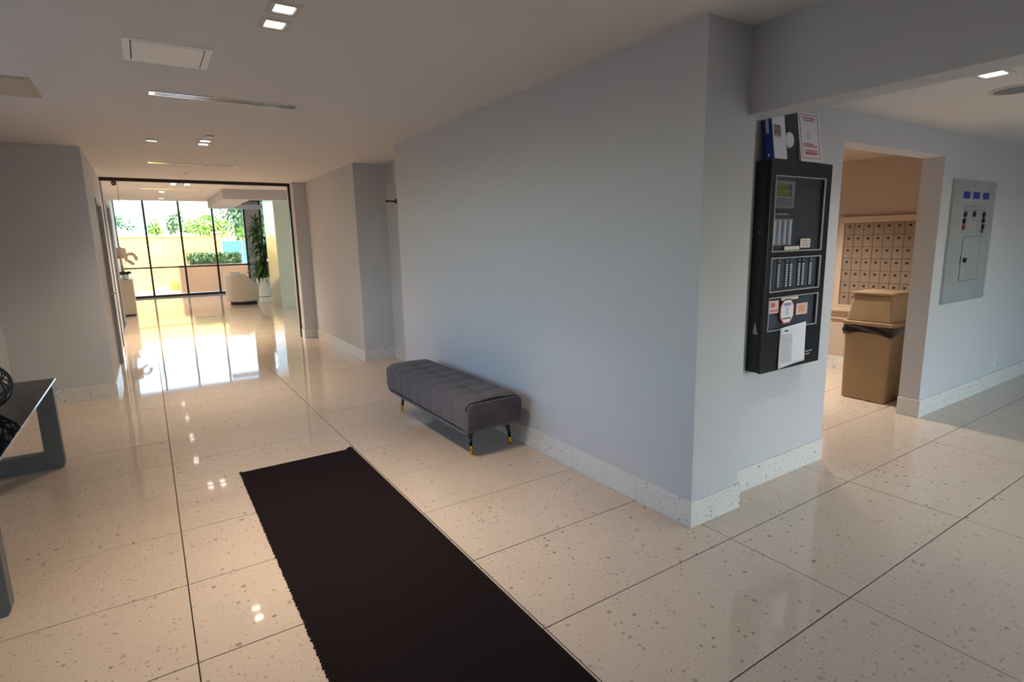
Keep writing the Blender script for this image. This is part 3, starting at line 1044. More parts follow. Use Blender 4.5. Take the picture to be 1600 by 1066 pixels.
# ------------------------------------------------------------------ fire alarm panel
FY = 1.89
BY = 1.99
PX0, PX1, PZ0, PZ1 = 2.952, 3.580, 0.775, 1.996
t = thing('fire_alarm_panel', 'tall black wall cabinet with three glazed windows of alarm controls', 'fire panel', ((PX0 + PX1) / 2, BY, PZ0))
box(PX0, PX1, FY + 0.022, BY, PZ0 + 0.004, PZ1 - 0.004).build('cabinet_body', 'panel_black', t, bevel=0.003)
W = [(2.995, 3.515, 1.484, 1.911), (2.995, 3.520, 1.252, 1.452), (2.995, 3.520, 1.022, 1.222)]
dr = MB().slab(PX0, PX1, PZ0, PZ1, FY, FY + 0.022, W, 'y').build('cabinet_door', 'panel_black', t, bevel=0.003)
for (a, b, c, d) in W:
    MB().slab(a, b, c, d, FY - 0.002, FY + 0.006, [(a + 0.007, b - 0.012, c + 0.006, d - 0.006)], 'y').build('window_rim', 'rim_grey', dr)
    box(a + 0.007, b - 0.012, FY + 0.003, FY + 0.005, c + 0.006, d - 0.006).build('window_pane', 'panel_glass', dr)
    box(a, b, FY + 0.0195, FY + 0.0218, c, d).build('back_plate', 'panel_inside' if c > 1.4 else 'module_navy', dr)
iy = FY + 0.0195
kp = box(3.004, 3.212, iy - 0.006, iy, 1.732, 1.884).build('keypad_module', 'module_grey', t)
box(3.036, 3.152, iy - 0.008, iy - 0.006, 1.798, 1.868).build('display', 'lcd_green', kp)
for q in range(5):
    box(3.012, 3.026, iy - 0.008, iy - 0.006, 1.800 + q * 0.014, 1.808 + q * 0.014).build('key', 'knob_black', kp)
    box(3.164, 3.178, iy - 0.008, iy - 0.006, 1.800 + q * 0.014, 1.808 + q * 0.014).build('key', 'knob_black', kp)
for q in range(4):
    box(3.012, 3.130, iy - 0.0075, iy - 0.006, 1.740 + q * 0.013, 1.748 + q * 0.013).build('key_row', 'steel_line', kp)
    box(3.140, 3.200, iy - 0.0075, iy - 0.006, 1.740 + q * 0.013, 1.748 + q * 0.013).build('key_row', 'steel_line', kp)
rl = random.Random(11)
xx = 3.012
while xx < 3.17:                                        # blurred line of small pale lettering
    w = rl.uniform(0.004, 0.009)
    box(xx, xx + w, iy - 0.001, iy, 1.694, 1.704).build('lettering', 'rim_grey', kp)
    xx += w + rl.choice((0.0025, 0.0025, 0.008))
sw = box(3.004, 3.212, iy - 0.006, iy, 1.522, 1.672).build('switch_module', 'module_grey', t)
for q in range(4):
    a = 3.006 + q * 0.053
    box(a + (0.012 if q else 0), a + 0.034, iy - 0.008, iy - 0.006, 1.526, 1.664).build('label_strip', 'pale_strip', sw)
    if q:
        for r in range(9):
            box(a + 0.037, a + 0.045, iy - 0.008, iy - 0.006, 1.530 + r * 0.0148, 1.539 + r * 0.0148).build('key', 'knob_black', sw)
box(3.122, 3.275, FY + 0.001, FY + 0.003, 1.493, 1.514).build('name_label', 'paper_cream', t)
l2 = box(3.284, 3.388, FY + 0.001, FY + 0.003, 1.503, 1.556).build('printed_label', 'paper_cream', t)
for q in range(3):
    box(3.298, 3.374, FY + 0.0002, FY + 0.001, 1.514 + q * 0.014, 1.518 + q * 0.014).build('print_line', 'ink_grey', l2)
for q, xc in enumerate((3.10, 3.182, 3.225, 3.312, 3.355, 3.436)):
    st = box(xc - 0.016, xc + 0.016, iy - 0.004, iy, 1.270, 1.446).build('zone_strip', 'panel_inside', t)
    box(xc - 0.010, xc + 0.010, iy - 0.006, iy - 0.004, 1.424, 1.436).build('led_window', 'module_grey', st)
    for r in range(9):
        box(xc - 0.010, xc + 0.010, iy - 0.006, iy - 0.004, 1.278 + r * 0.0152, 1.289 + r * 0.0152).build('led_window', 'led_window', st)
# stickers behind the lowest window
sk = box(3.000, 3.098, FY + 0.0008, FY + 0.0026, 1.128, 1.203).build('sticker', 'sticker_pink', t)
box(3.02, 3.06, FY, FY + 0.0008, 1.165, 1.190).build('print_patch', 'sticker_red', sk)
for q in range(4):
    box(3.015 + q * 0.02, 3.027 + q * 0.02, FY, FY + 0.0008, 1.136, 1.150).build('print_patch', 'sticker_red', sk)
box(3.122, 3.300, FY + 0.0008, FY + 0.0026, 1.198, 1.214).build('name_label', 'paper_cream', t)


def octagon(cx, cz, w, h, y0, y1):
    a, b = w / 2, h / 2
    p = [(cx - a * .45, cz - b), (cx + a * .45, cz - b), (cx + a, cz - b * .45), (cx + a, cz + b * .45), (cx + a * .45, cz + b), (cx - a * .45, cz + b), (cx - a, cz + b * .45), (cx - a, cz - b * .45)]
    return MB().prism(p, y0, y1, 'y')


oc = octagon(3.190, 1.130, 0.145, 0.150, FY + 0.0008, FY + 0.0026).build('octagon_sticker', 'sticker_red', t)
octagon(3.190, 1.130, 0.126, 0.132, FY + 0.0002, FY + 0.0008).build('sticker_face', 'paper_white', oc)
box(3.155, 3.225, FY - 0.0004, FY + 0.0002, 1.163, 1.180).build('print_patch', 'sticker_violet', oc)
box(3.175, 3.205, FY - 0.0004, FY + 0.0002, 1.105, 1.155).build('print_patch', 'pale_strip', oc)
for q in range(4):
    box(3.152 + q * 0.02, 3.166 + q * 0.02, FY - 0.0004, FY + 0.0002, 1.082, 1.092).build('print_patch', 'ink_black', oc)
sk = box(3.285, 3.408, FY + 0.0008, FY + 0.0026, 1.098, 1.168).build('sticker', 'sticker_pink', t)
box(3.315, 3.38, FY, FY + 0.0008, 1.112, 1.155).build('print_patch', 'sticker_orange', sk)
# pale maker lines low on the door, catch on the side
box(3.415, 3.492, FY - 0.0012, FY, 0.852, 0.859).build('print_line', 'rim_grey', dr)
box(3.415, 3.470, FY - 0.0012, FY, 0.834, 0.840).build('print_line', 'rim_grey', dr)
MB().prism([(FY + 0.03, 1.01), (FY + 0.058, 1.01), (FY + 0.05, 1.085)], PX0 - 0.006, PX0, 'x').build('side_catch', 'rim_grey', t)
MB().tube([(PX0 - 0.004, FY + 0.055, 1.60), (PX0 + 0.002, FY + 0.055, 1.60)], 0.006, 10).build('side_lock', 'module_grey', t)

# paper taped to the cabinet
nt_ = thing('paper_notice', 'white printed sheet taped low on the black alarm cabinet', 'paper', (3.26, FY - 0.004, 0.80))


def sheet(u, v):
    x = 3.128 + 0.270 * v - 0.016 * (1 - u) * (1 - v)
    z = 0.800 + 0.236 * u + 0.006 * (v - 0.5) - 0.012 * (1 - v) * (1 - u) + 0.010 * v * u
    y = FY - 0.0035 - 0.012 * (1 - u) ** 2 * abs(v - 0.6)
    return (x, y, z)


sh = MB().grid(sheet, 12, 10).build('sheet', 'paper_white', nt_, smooth=True)
md = sh.modifiers.new('thick', 'SOLIDIFY'); md.thickness = 0.0006
box(3.168, 3.205, FY - 0.0065, FY - 0.0052, 1.008, 1.016).build('heading', 'ink_black', nt_)
for q in range(15):
    z = 0.985 - q * 0.0118
    y = FY - 0.0050 - 0.012 * ((0.985 - z + 0.04) / 0.236) ** 2 * 0.45
    box(3.140 + 0.0 * q, 3.252, y - 0.0016, y - 0.0002, z, z + 0.0022).build('text_line', 'ink_grey', nt_)

# ------------------------------------------------------------------ binders on top of the panel
def lean(o, ang, pivot):
    """rotate a thing about x through its base (leans its top towards the wall)"""
    o.rotation_euler = (ang, 0, 0)


LEAN = -math.radians(9.0)
ZT = PZ1
t = thing('ring_binder', 'blue-spined ring binder leaning on top of the alarm cabinet', 'binder', (2.963, FY + 0.004, ZT + 0.003))
bw, bd, bh = 0.130, 0.044, 0.285
X_, Y_, Z_ = 2.963, FY + 0.004, ZT + 0.003
sp = box(X_, X_ + 0.004, Y_, Y_ + bd, Z_, Z_ + bh).build('spine', 'binder_blue', t)
box(X_ - 0.001, X_, Y_ + 0.012, Y_ + 0.030, Z_ + 0.14, Z_ + 0.275).build('spine_label', 'pale_strip', sp)
MB().tube([(X_ - 0.001, Y_ + 0.022, Z_ + 0.022), (X_ + 0.001, Y_ + 0.022, Z_ + 0.022)], 0.007, 12).build('finger_ring', 'chrome', sp)
cv = box(X_, X_ + bw, Y_ - 0.003, Y_, Z_, Z_ + bh).build('front_cover', 'binder_blue', t)
ins = box(X_ + 0.010, X_ + bw, Y_ - 0.004, Y_ - 0.003, Z_, Z_ + bh - 0.004).build('cover_sheet', 'paper_white', cv)
box(X_ + 0.020, X_ + 0.085, Y_ - 0.0048, Y_ - 0.004, Z_ + 0.125, Z_ + 0.185).build('printed_photo', 'photo_brown', cv)
box(X_ + 0.02, X_ + 0.085, Y_ - 0.0048, Y_ - 0.004, Z_ + 0.118, Z_ + 0.122).build('printed_line', 'sticker_orange', cv)
box(X_, X_ + bw, Y_ + bd, Y_ + bd + 0.003, Z_, Z_ + bh).build('back_cover', 'binder_blue', t)
box(X_ + 0.02, X_ + bw - 0.006, Y_ + 0.006, Y_ + bd - 0.006, Z_ + 0.004, Z_ + bh - 0.008).build('pages', 'paper_cream', t)
t.rotation_euler = (LEAN * 0.9, 0, 0)

X_, Y_, Z_ = 3.126, FY + 0.022, ZT + 0.003
t = thing('report_binder', 'slim black binder standing upright between the blue and the white binder', 'binder', (X_, Y_, Z_))
box(X_, X_ + 0.114, Y_, Y_ + 0.003, Z_, Z_ + 0.30).build('front_cover', 'binder_black', t)
box(X_, X_ + 0.114, Y_ + 0.030, Y_ + 0.033, Z_, Z_ + 0.30).build('back_cover', 'binder_black', t)
box(X_ + 0.110, X_ + 0.114, Y_ + 0.003, Y_ + 0.030, Z_, Z_ + 0.30).build('spine', 'binder_black', t)
box(X_ + 0.004, X_ + 0.106, Y_ + 0.004, Y_ + 0.028, Z_ + 0.004, Z_ + 0.292).build('pages', 'paper_cream', t)
dk = MB().tube([(3.142, Y_, 2.112), (3.142, Y_ - 0.010, 2.112), (3.142, Y_ - 0.013, 2.112)], [0.042, 0.042, 0.037], 28).build('round_disc', 'disc_white', t)
dk['label'] = 'round white disc'
MB().tube([(3.142, Y_, 2.110), (3.142, Y_ - 0.003, 2.110)], [0.046, 0.046], 28).build('disc_rim', 'module_grey', dk)
t.rotation_euler = (LEAN * 0.55, 0, 0)

X_, Y_, Z_ = 3.243, FY + 0.008, ZT + 0.003
t = thing('ring_binder', 'white ring binder with red bordered cover sheet on the alarm cabinet', 'binder', (X_, Y_, Z_))
bw, bd, bh = 0.232, 0.034, 0.288
sp = box(X_, X_ + 0.004, Y_, Y_ + bd, Z_, Z_ + bh).build('spine', 'pale_strip', t)
cv = box(X_, X_ + bw, Y_ - 0.003, Y_, Z_, Z_ + bh).build('front_cover', 'binder_white', t)
MB().slab(X_ + 0.016, X_ + bw - 0.026, Z_ + 0.020, Z_ + bh - 0.014, Y_ - 0.0042, Y_ - 0.003, [(X_ + 0.019, X_ + bw - 0.029, Z_ + 0.023, Z_ + bh - 0.017)], 'y').build('printed_border', 'ink_red', cv)
for q, (a, b, w) in enumerate(((0.252, 0.05, 0.16), (0.238, 0.06, 0.14), (0.100, 0.04, 0.13), (0.088, 0.03, 0.18), (0.062, 0.05, 0.16), (0.050, 0.05, 0.17), (0.042, 0.05, 0.15))):
    box(X_ + b, X_ + min(b + w - 0.03, bw - 0.034), Y_ - 0.0042, Y_ - 0.003, Z_ + a, Z_ + a + 0.006).build('printed_line', 'ink_red' if q != 1 else 'ink_grey', cv)
MB().lathe([(0.018, 0), (0.018, 0.001)], 0, 0, 16)
octagon(X_ + 0.10, Z_ + 0.158, 0.036, 0.05, Y_ - 0.0042, Y_ - 0.003).build('printed_emblem', 'pale_strip', cv)
box(X_, X_ + bw, Y_ + bd, Y_ + bd + 0.003, Z_, Z_ + bh).build('back_cover', 'binder_white', t)
box(X_ + 0.02, X_ + bw - 0.006, Y_ + 0.006, Y_ + bd - 0.006, Z_ + 0.004, Z_ + bh - 0.008).build('pages', 'paper_cream', t)
t.rotation_euler = (LEAN, 0, 0)

# ------------------------------------------------------------------ steel switch plate on the side wall
SY = 1.99
t = thing('steel_control_panel', 'tall brushed steel control plate with three blue labels on the side wall', 'control panel', (6.06, SY, 0.97))
pl = box(5.625, 6.53, SY - 0.022, SY, 0.965, 2.005).build('plate', 'steel', t, bevel=0.002)
fy = SY - 0.022
for a in (5.815, 6.02, 6.235):
    box(a, a + 0.135, fy - 0.002, fy, 1.850, 1.907).build('blue_label', 'sticker_blue', t)
for (a, b, c, d) in ((5.86, 6.30, 1.785, 1.789), (5.86, 6.30, 1.752, 1.756), (5.86, 5.864, 1.752, 1.789), (6.296, 6.30, 1.752, 1.789), (6.078, 6.082, 1.752, 1.785)):
    box(a, b, fy - 0.0012, fy, c, d).build('engraved_line', 'steel_line', t)
for (x, z, m) in ((5.885, 1.718, 'knob_black'), (6.08, 1.722, 'knob_black'), (6.295, 1.718, 'knob_black'), (5.875, 1.663, 'knob_black'), (6.297, 1.668, 'knob_black'), (5.872, 1.612, 'knob_red'), (6.300, 1.612, 'knob_black'), (6.285, 1.572, 'knob_red')):
    r = 0.026 if z > 1.6 else 0.014
    kb = MB().tube([(x, fy, z), (x, fy - 0.016, z)], [r, r * 0.8], 14).build('switch_knob', m, t, smooth=False)
    box(x - r * 0.2, x + r * 0.2, fy - 0.020, fy - 0.016, z - r * 0.8, z + r * 0.8).build('knob_pointer', 'rim_grey', kb)
ad = MB().slab(5.905, 6.29, 1.145, 1.532, fy - 0.003, fy, [(5.909, 6.286, 1.149, 1.528)], 'y').build('access_door_edge', 'steel_line', t)
box(5.909, 6.286, fy - 0.0025, fy, 1.149, 1.528).build('access_door', 'steel', t)
box(5.893, 5.901, fy - 0.006, fy, 1.29, 1.37).build('hinge_slot', 'steel_line', t)
MB().tube([(5.965, fy - 0.0025, 1.33), (5.965, fy - 0.02, 1.33)], 0.022, 14).build('lock', 'knob_black', t)
for a, c in ((5.65, 0.99), (6.505, 0.99), (5.65, 1.98), (6.505, 1.98), (6.08, 1.985)):
    MB().tube([(a, fy, c), (a, fy - 0.003, c)], 0.007, 10).build('screw', 'chrome', t)

t = thing('wall_outlet', 'white power outlet plate low on the side wall near the right edge', 'outlet', (7.11, SY, 0.24))
op = box(7.075, 7.15, SY - 0.006, SY, 0.225, 0.345).build('cover_plate', 'plastic_white', t, bevel=0.002)
for z in (0.262, 0.308):
    box(7.096, 7.129, SY - 0.008, SY - 0.006, z - 0.014, z + 0.014).build('socket', 'pale_strip', t)

# ------------------------------------------------------------------ bank of mailboxes
MX = 6.75
my1, mz1 = 3.364, 1.697
mw, mh = 0.1015, 0.132
NC, NR = 9, 7
t = thing('mailbox_bank', 'tan wall bank of small numbered mailbox doors inside the mail room', 'mailboxes', (MX, my1 - NC * mw / 2, mz1 - NR * mh))
y_lo, z_lo = my1 - NC * mw, mz1 - NR * mh
MB().slab(y_lo - 0.05, my1 + 0.055, z_lo - 0.03, mz1 + 0.068, MX - 0.035, MX, [(y_lo, my1, z_lo, mz1)], 'x').build('frame', 'mail_frame', t, bevel=0.003)
box(MX - 0.012, MX, y_lo, my1, z_lo, mz1).build('back_plate', 'mail_lock', t)
d0 = MB().box(-0.010, 0, -mw / 2 + 0.0022, mw / 2 - 0.0022, -mh / 2 + 0.0022, mh / 2 - 0.0022)
dm = d0.build('mail_door', 'mail_door', None).data
l0 = MB().tube([(-0.010, 0, 0.024), (-0.0165, 0, 0.024)], 0.013, 10)
tmp = bpy.data.objects['mail_door']
lm = l0.build('lock', 'mail_lock', None)
lmd = lm.data
bpy.data.objects.remove(tmp); bpy.data.objects.remove(lm)
inv = Matrix.Translation(-Vector(t.location))
for c in range(NC):
    for r in range(NR):
        o = bpy.data.objects.new('mail_door', dm)
        C.objects.link(o)
        o.parent = t
        o.matrix_parent_inverse = inv
        o.location = (MX - 0.012, my1 - (c + 0.5) * mw, mz1 - (r + 0.5) * mh)
        q = bpy.data.objects.new('lock', lmd)
        C.objects.link(q)
        q.parent = o
t = thing('mail_ledge', 'pale sloping ledge under the mailbox doors', 'shelf', (MX, 2.9, 0.70))
box(MX - 0.09, MX, 2.3, 3.48, 0.70, 0.742).build('board', 'mail_frame', t, bevel=0.004)
box(MX - 0.03, MX, 2.34, 3.44, 0.60, 0.70).build('apron', 'mail_frame', t)

# ------------------------------------------------------------------ waste bin
bxa, bxb, bya, byb = 5.60, 6.02, 2.315, 2.735
t = thing('waste_bin', 'tan square waste bin with hooded lid and black liner in the mail room doorway', 'waste bin', ((bxa + bxb) / 2, (bya + byb) / 2, 0))


def frustum(x0, x1, y0, y1, z0, X0, X1, Y0, Y1, z1):
    return MB().hexa([(x0, y0, z0), (x1, y0, z0), (x1, y1, z0), (x0, y1, z0), (X0, Y0, z1), (X1, Y0, z1), (X1, Y1, z1), (X0, Y1, z1)])


e = 0.012
frustum(bxa + e, bxb - e, bya + e, byb - e, 0.0, bxa + 0.002, bxb - 0.002, bya + 0.002, byb - 0.002, 0.73).build('body', 'bin_beige', t, bevel=0.022)


def liner(u, v):
    """bag folded over the rim: four sides, wavy lower hem"""
    p = v * 4
    k = int(p) % 4
    f = p - int(p)
    g = 0.006 + 0.005 * math.sin(u * 9 + v * 40)
    pts = [(bxa - g, bya - g), (bxb + g, bya - g), (bxb + g, byb + g), (bxa - g, byb + g)]
    a, b = Vector(pts[k]), Vector(pts[(k + 1) % 4])
    q = a.lerp(b, f)
    hem = 0.630 + 0.030 * math.sin(PI * f) ** 2 + 0.006 * math.sin(v * 55)
    return (q.x, q.y, hem + (0.750 - hem) * u)


lb = MB().grid(liner, 8, 64, wrap_v=True).build('bin_liner', 'bin_bag', t, smooth=True)
md = lb.modifiers.new('thick', 'SOLIDIFY'); md.thickness = 0.002
box(bxa - 0.012, bxb + 0.012, bya - 0.012, byb + 0.012, 0.722, 0.760).build('lid_rim', 'bin_beige', t, bevel=0.010)
frustum(bxa + 0.008, bxb - 0.008, bya + 0.008, byb - 0.008, 0.755, bxa + 0.045, bxb - 0.045, bya + 0.045, byb - 0.045, 1.015).build('lid_hood', 'bin_beige', t, bevel=0.016)
box(bxa + 0.030, bxb - 0.030, bya + 0.030, byb - 0.030, 1.010, 1.035).build('lid_top', 'bin_beige', t, bevel=0.008)
# ------------------------------------------------------------------ lobby furniture: armchair
ax, ay = 2.22, 17.45
t = thing('tub_armchair', 'cream tub armchair turned away, standing on the lobby floor', 'armchair', (ax, ay, 0))
FACE = math.radians(22)


def shell_fn(u, v):
    """wrap-around back: u round the back from arm to arm, v round the cross-section"""
    half = math.radians(126)
    a = FACE + PI + (u - 0.5) * 2 * half
    k = abs(u - 0.5) * 2
    top = 0.87 - 0.29 * max(0.0, min(1.0, (k - 0.52) / 0.36)) ** 1.1
    ro, ri = 0.462, 0.350
    low = 0.085
    ph = 2 * PI * v
    cx_, cz_ = (ro + ri) / 2, (top + low) / 2
    hx, hz = (ro - ri) / 2, (top - low) / 2
    c, s = math.cos(ph), math.sin(ph)
    px = cx_ + hx * math.copysign(abs(c) ** 0.55, c)
    pz = cz_ + hz * math.copysign(abs(s) ** 0.28, s)
    px -= 0.035 * (1 - (pz - low) / (top - low)) ** 2
    return (ax + px * math.cos(a), ay + px * math.sin(a), pz)


sm = MB().grid(shell_fn, 48, 24, wrap_v=True)
n0 = len(sm.v)
sm.f.append(tuple(range(24)))
sm.f.append(tuple(range(n0 - 24, n0))[::-1])
sm.build('shell', 'cream_fabric', t, smooth=True)
MB().lathe([(0.30, 0.06), (0.345, 0.09), (0.36, 0.25), (0.36, 0.40), (0.33, 0.44), (0.02, 0.455)], ax + 0.03 * math.cos(FACE), ay, 32).build('seat_cushion', 'cream_fabric', t, smooth=True)
MB().lathe([(0.34, 0.0), (0.36, 0.005), (0.36, 0.055), (0.30, 0.06)], ax, ay, 32).build('swivel_base', 'black_metal', t)


def pillow(name, label, c, w, h, th, rot, m):
    t = thing(name, label, 'pillow', c)
    def fn(u, v):
        a, b = (u - 0.5) * 2, (v - 0.5) * 2
        k = max(0.0, (1 - a * a) * (1 - b * b)) ** 0.5
        pin = 1 - 0.10 * (1 - abs(a)) * abs(b) ** 3
        return (a * w / 2 * (1 - 0.08 * (1 - b * b) * abs(a) ** 3), k * th / 2, h / 2 + b * h / 2 * pin)
    f1 = MB().grid(fn, 14, 14)
    f2 = MB().grid(lambda u, v: (lambda p: (p[0], -p[1], p[2]))(fn(u, v)), 14, 14)
    off = len(f1.v)
    f1.v += f2.v
    f1.f += [tuple(off + i for i in q)[::-1] for q in f2.f]
    f1.v = [(x + c[0], y + c[1], z + c[2]) for x, y, z in f1.v]
    o = f1.build('cover', m, t, smooth=True)
    edge = [(-w / 2, 0, 0), (w / 2, 0, 0), (w / 2, 0, h), (-w / 2, 0, h)]
    pts = [fn(0, i / 8) for i in range(8)] + [fn(i / 8, 1) for i in range(8)] + [fn(1, 1 - i / 8) for i in range(8)] + [fn(1 - i / 8, 0) for i in range(8)]
    MB().tube([(p[0] + c[0], c[1], p[2] + c[2]) for p in pts], 0.006, 6, closed=True).build('seam_cord', m, t)
    t.rotation_euler = rot
    return t


pillow('throw_pillow', 'light blue throw pillow leaning in the cream armchair', (ax - 0.17 * math.cos(FACE), ay - 0.17 * math.sin(FACE), 0.457), 0.42, 0.44, 0.13, (0, 0, FACE - PI / 2), 'blue_pillow')

# ------------------------------------------------------------------ lobby: console plinth, lamp, orchid
t = thing('stone_console', 'beige stone console block against the left lobby wall', 'console', (-0.48, 16.7, 0))
box(-0.66, -0.325, 16.30, 17.5, 0.035, 0.84).build('body', 'console_stone', t, bevel=0.004)
box(-0.668, -0.312, 16.29, 17.51, 0.84, 0.875).build('top_slab', 'console_stone', t, bevel=0.004)
box(-0.64, -0.35, 16.34, 17.46, 0.0, 0.035).build('plinth', 'slot_dark', t)

lx, ly = -0.475, 16.62
t = thing('table_lamp', 'table lamp with pale drum shade on the stone console', 'lamp', (lx, ly, 0.875))
MB().lathe([(0.075, 0.875), (0.08, 0.885), (0.075, 0.90), (0.02, 0.905)], lx, ly, 24).build('base', 'ceramic_white', t)
MB().lathe([(0.022, 0.90), (0.045, 0.97), (0.022, 1.06), (0.02, 1.16), (0.012, 1.2), (0.01, 1.40)], lx, ly, 20).build('stem', 'console_stone', t, smooth=True)
shm = MB()
nseg = 32
for r, z in ((0.112, 1.375), (0.106, 1.63)):
    shm.v += [(lx + r * math.cos(2 * PI * q / nseg), ly + r * math.sin(2 * PI * q / nseg), z) for q in range(nseg)]
shm.f += [(q, (q + 1) % nseg, nseg + (q + 1) % nseg, nseg + q) for q in range(nseg)]
so = shm.build('shade', 'lamp_shade', t, smooth=True)
md = so.modifiers.new('thick', 'SOLIDIFY'); md.thickness = 0.003
MB().lathe([(0.005, 1.40), (0.012, 1.63), (0.014, 1.65), (0.004, 1.665)], lx, ly, 12).build('finial', 'bracket_brown', t)

ox, oy = -0.44, 16.40
t = thing('potted_orchid', 'white orchid with dark leaves in a white pot on the stone console', 'potted plant', (ox, oy, 0.875))
MB().lathe([(0.042, 0.875), (0.058, 0.92), (0.062, 1.0), (0.056, 1.0), (0.05, 0.985)], ox, oy, 24).build('pot', 'ceramic_white', t, smooth=True)
ro = random.Random(8)
for q in range(11):
    a = 2 * PI * q / 11 + ro.uniform(-0.2, 0.2)
    MB().leaf((ox, oy, 0.99), (math.cos(a), math.sin(a), 0.95 + ro.uniform(-0.3, 0.4)), 0.25, 0.085, 0.62, 6, up=(ro.uniform(-0.6, 0.6), -0.9, 0.5)).build('leaf', 'leaf_dark', t)
stp = [(ox, oy, 0.99), (ox + 0.01, oy, 1.18), (ox + 0.03, oy, 1.36), (ox + 0.09, oy - 0.01, 1.47), (ox + 0.17, oy - 0.02, 1.49), (ox + 0.235, oy - 0.03, 1.44), (ox + 0.255, oy - 0.03, 1.37)]
MB().tube(stp, 0.005, 6).build('flower_stem', 'stem_green', t, smooth=True)
st2 = [(ox, oy, 0.99), (ox + 0.01, oy, 1.2), (ox + 0.05, oy - 0.02, 1.34), (ox + 0.11, oy - 0.03, 1.32), (ox + 0.17, oy - 0.04, 1.26)]
MB().tube(st2, 0.005, 6).build('flower_stem', 'stem_green', t, smooth=True)


def bloom(p, r, m):
    mb = MB()
    for q in range(5):
        a = 2 * PI * q / 5 + 0.3
        mb.leaf(p, (math.cos(a) * 0.9, -0.35, math.sin(a) * 0.9), r, r * 0.85, 0.0, 3, up=(0, 1, 0.2))
    return mb.build('flower', m, t)


for p in ((ox + 0.08, oy - 0.01, 1.46), (ox + 0.13, oy - 0.02, 1.485), (ox + 0.18, oy - 0.02, 1.48), (ox + 0.22, oy - 0.03, 1.45), (ox + 0.25, oy - 0.03, 1.40), (ox + 0.255, oy - 0.03, 1.36),
          (ox + 0.05, oy - 0.02, 1.38), (ox + 0.07, oy - 0.02, 1.34), (ox + 0.10, oy - 0.03, 1.31), (ox + 0.14, oy - 0.04, 1.28), (ox + 0.17, oy - 0.04, 1.25)):
    bloom(p, 0.055, 'orchid_petal')

# ------------------------------------------------------------------ lobby: tall corn plant
px_, py_ = 3.16, 19.55
t = thing('corn_plant', 'tall leafy corn plant in a white planter by the lobby window', 'potted plant', (px_, py_, 0))
MB().lathe([(0.19, 0.0), (0.215, 0.02), (0.26, 0.56), (0.26, 0.60), (0.235, 0.60), (0.23, 0.55)], px_, py_, 32).build('planter', 'ceramic_white', t, smooth=False)
MB().lathe([(0.23, 0.53), (0.22, 0.56)], px_, py_, 24).build('soil', 'soil', t)
rp = random.Random(21)
tops = []
for (dx, dy, h) in ((-0.05, 0.0, 2.38), (0.07, 0.05, 1.80), (0.02, -0.07, 1.22), (-0.10, 0.05, 0.98)):
    base = Vector((px_ + dx * 0.6, py_ + dy * 0.6, 0.55))
    tp = Vector((px_ + dx * 2.0, py_ + dy * 1.6, h))
    MB().tube([base, base.lerp(tp, 0.5) + Vector((0.01, 0, 0)), tp], [0.032, 0.028, 0.022], 8).build('cane', 'cane', t, smooth=True)
    tops.append((base, tp))
for (base, tp) in tops:
    mb = MB()
    L_ = (tp - base).length
    nl = int(90 + 80 * L_)
    for q in range(nl):
        s = rp.uniform(max(0.18, 1 - 0.95 / L_), 1.03)
        c = base.lerp(tp, s)
        a = rp.uniform(0, 2 * PI)
        el = rp.uniform(-0.1, 0.75) + (0.7 if s > 0.97 else 0)
        mb.leaf(c, (math.cos(a), math.sin(a), el), rp.uniform(0.32, 0.54), rp.uniform(0.042, 0.062), rp.uniform(0.25, 0.8), 4)
    o = mb.build('foliage', 'leaf_green', t)
    o['kind'] = 'stuff'

# ------------------------------------------------------------------ outside
struct(box(-60, 80, 22.3, 200, -0.30, -0.05).build('ground_terrace', 'paving'))
struct(box(-60, 80, -60, -2.8, -0.30, -0.02).build('ground_forecourt', 'asphalt'))
struct(box(6.9, 80, -2.8, 22.3, -0.30, -0.03).build('ground_right', 'paving'))
struct(box(-60, -1.45, -2.8, 22.3, -0.30, -0.03).build('ground_side', 'asphalt'))

t = thing('garden_wall', 'tall yellow stucco garden wall outside the lobby window', 'wall', (0, 26, 0))
box(-9.0, 2.50, 26.0, 26.22, -0.05, 2.03).build('panel', 'stucco_yellow', t)
box(2.48, 2.70, 25.94, 26.28, -0.05, 2.16).build('end_post', 'stucco_yellow', t)
box(2.44, 2.74, 25.90, 26.32, 2.16, 2.23).build('post_cap', 'roof_white', t)
box(-9.0, 2.48, 25.97, 26.25, 2.03, 2.07).build('coping', 'stucco_yellow', t)

t = thing('planter_wall', 'low peach stucco planter outside the right lobby panes', 'planter', (3.0, 24.3, 0))
box(1.02, 6.5, 24.2, 24.36, -0.05, 0.97).build('front_face', 'stucco_peach', t)
box(1.02, 1.18, 24.36, 25.5, -0.05, 0.97).build('side_face', 'stucco_peach', t)
box(1.18, 6.5, 24.36, 25.5, -0.05, 0.88).build('soil', 'soil', t)


def leaf_cloud(mb, c, r, n, size, rg, shell=0.55):
    for _ in range(n):
        d = Vector((rg.gauss(0, 1), rg.gauss(0, 1), rg.gauss(0, 1))).normalized()
        k = rg.uniform(shell, 1.0)
        p = Vector((c[0] + d.x * r[0] * k, c[1] + d.y * r[1] * k, c[2] + d.z * r[2] * k))
        dd = (d + Vector((rg.gauss(0, .6), rg.gauss(0, .6), rg.gauss(0, .6)))).normalized()
        mb.leaf(p, dd, size * rg.uniform(0.6, 1.3), size * 0.5 * rg.uniform(0.6, 1.2), 0.3, 2)
    return mb


rh = random.Random(31)


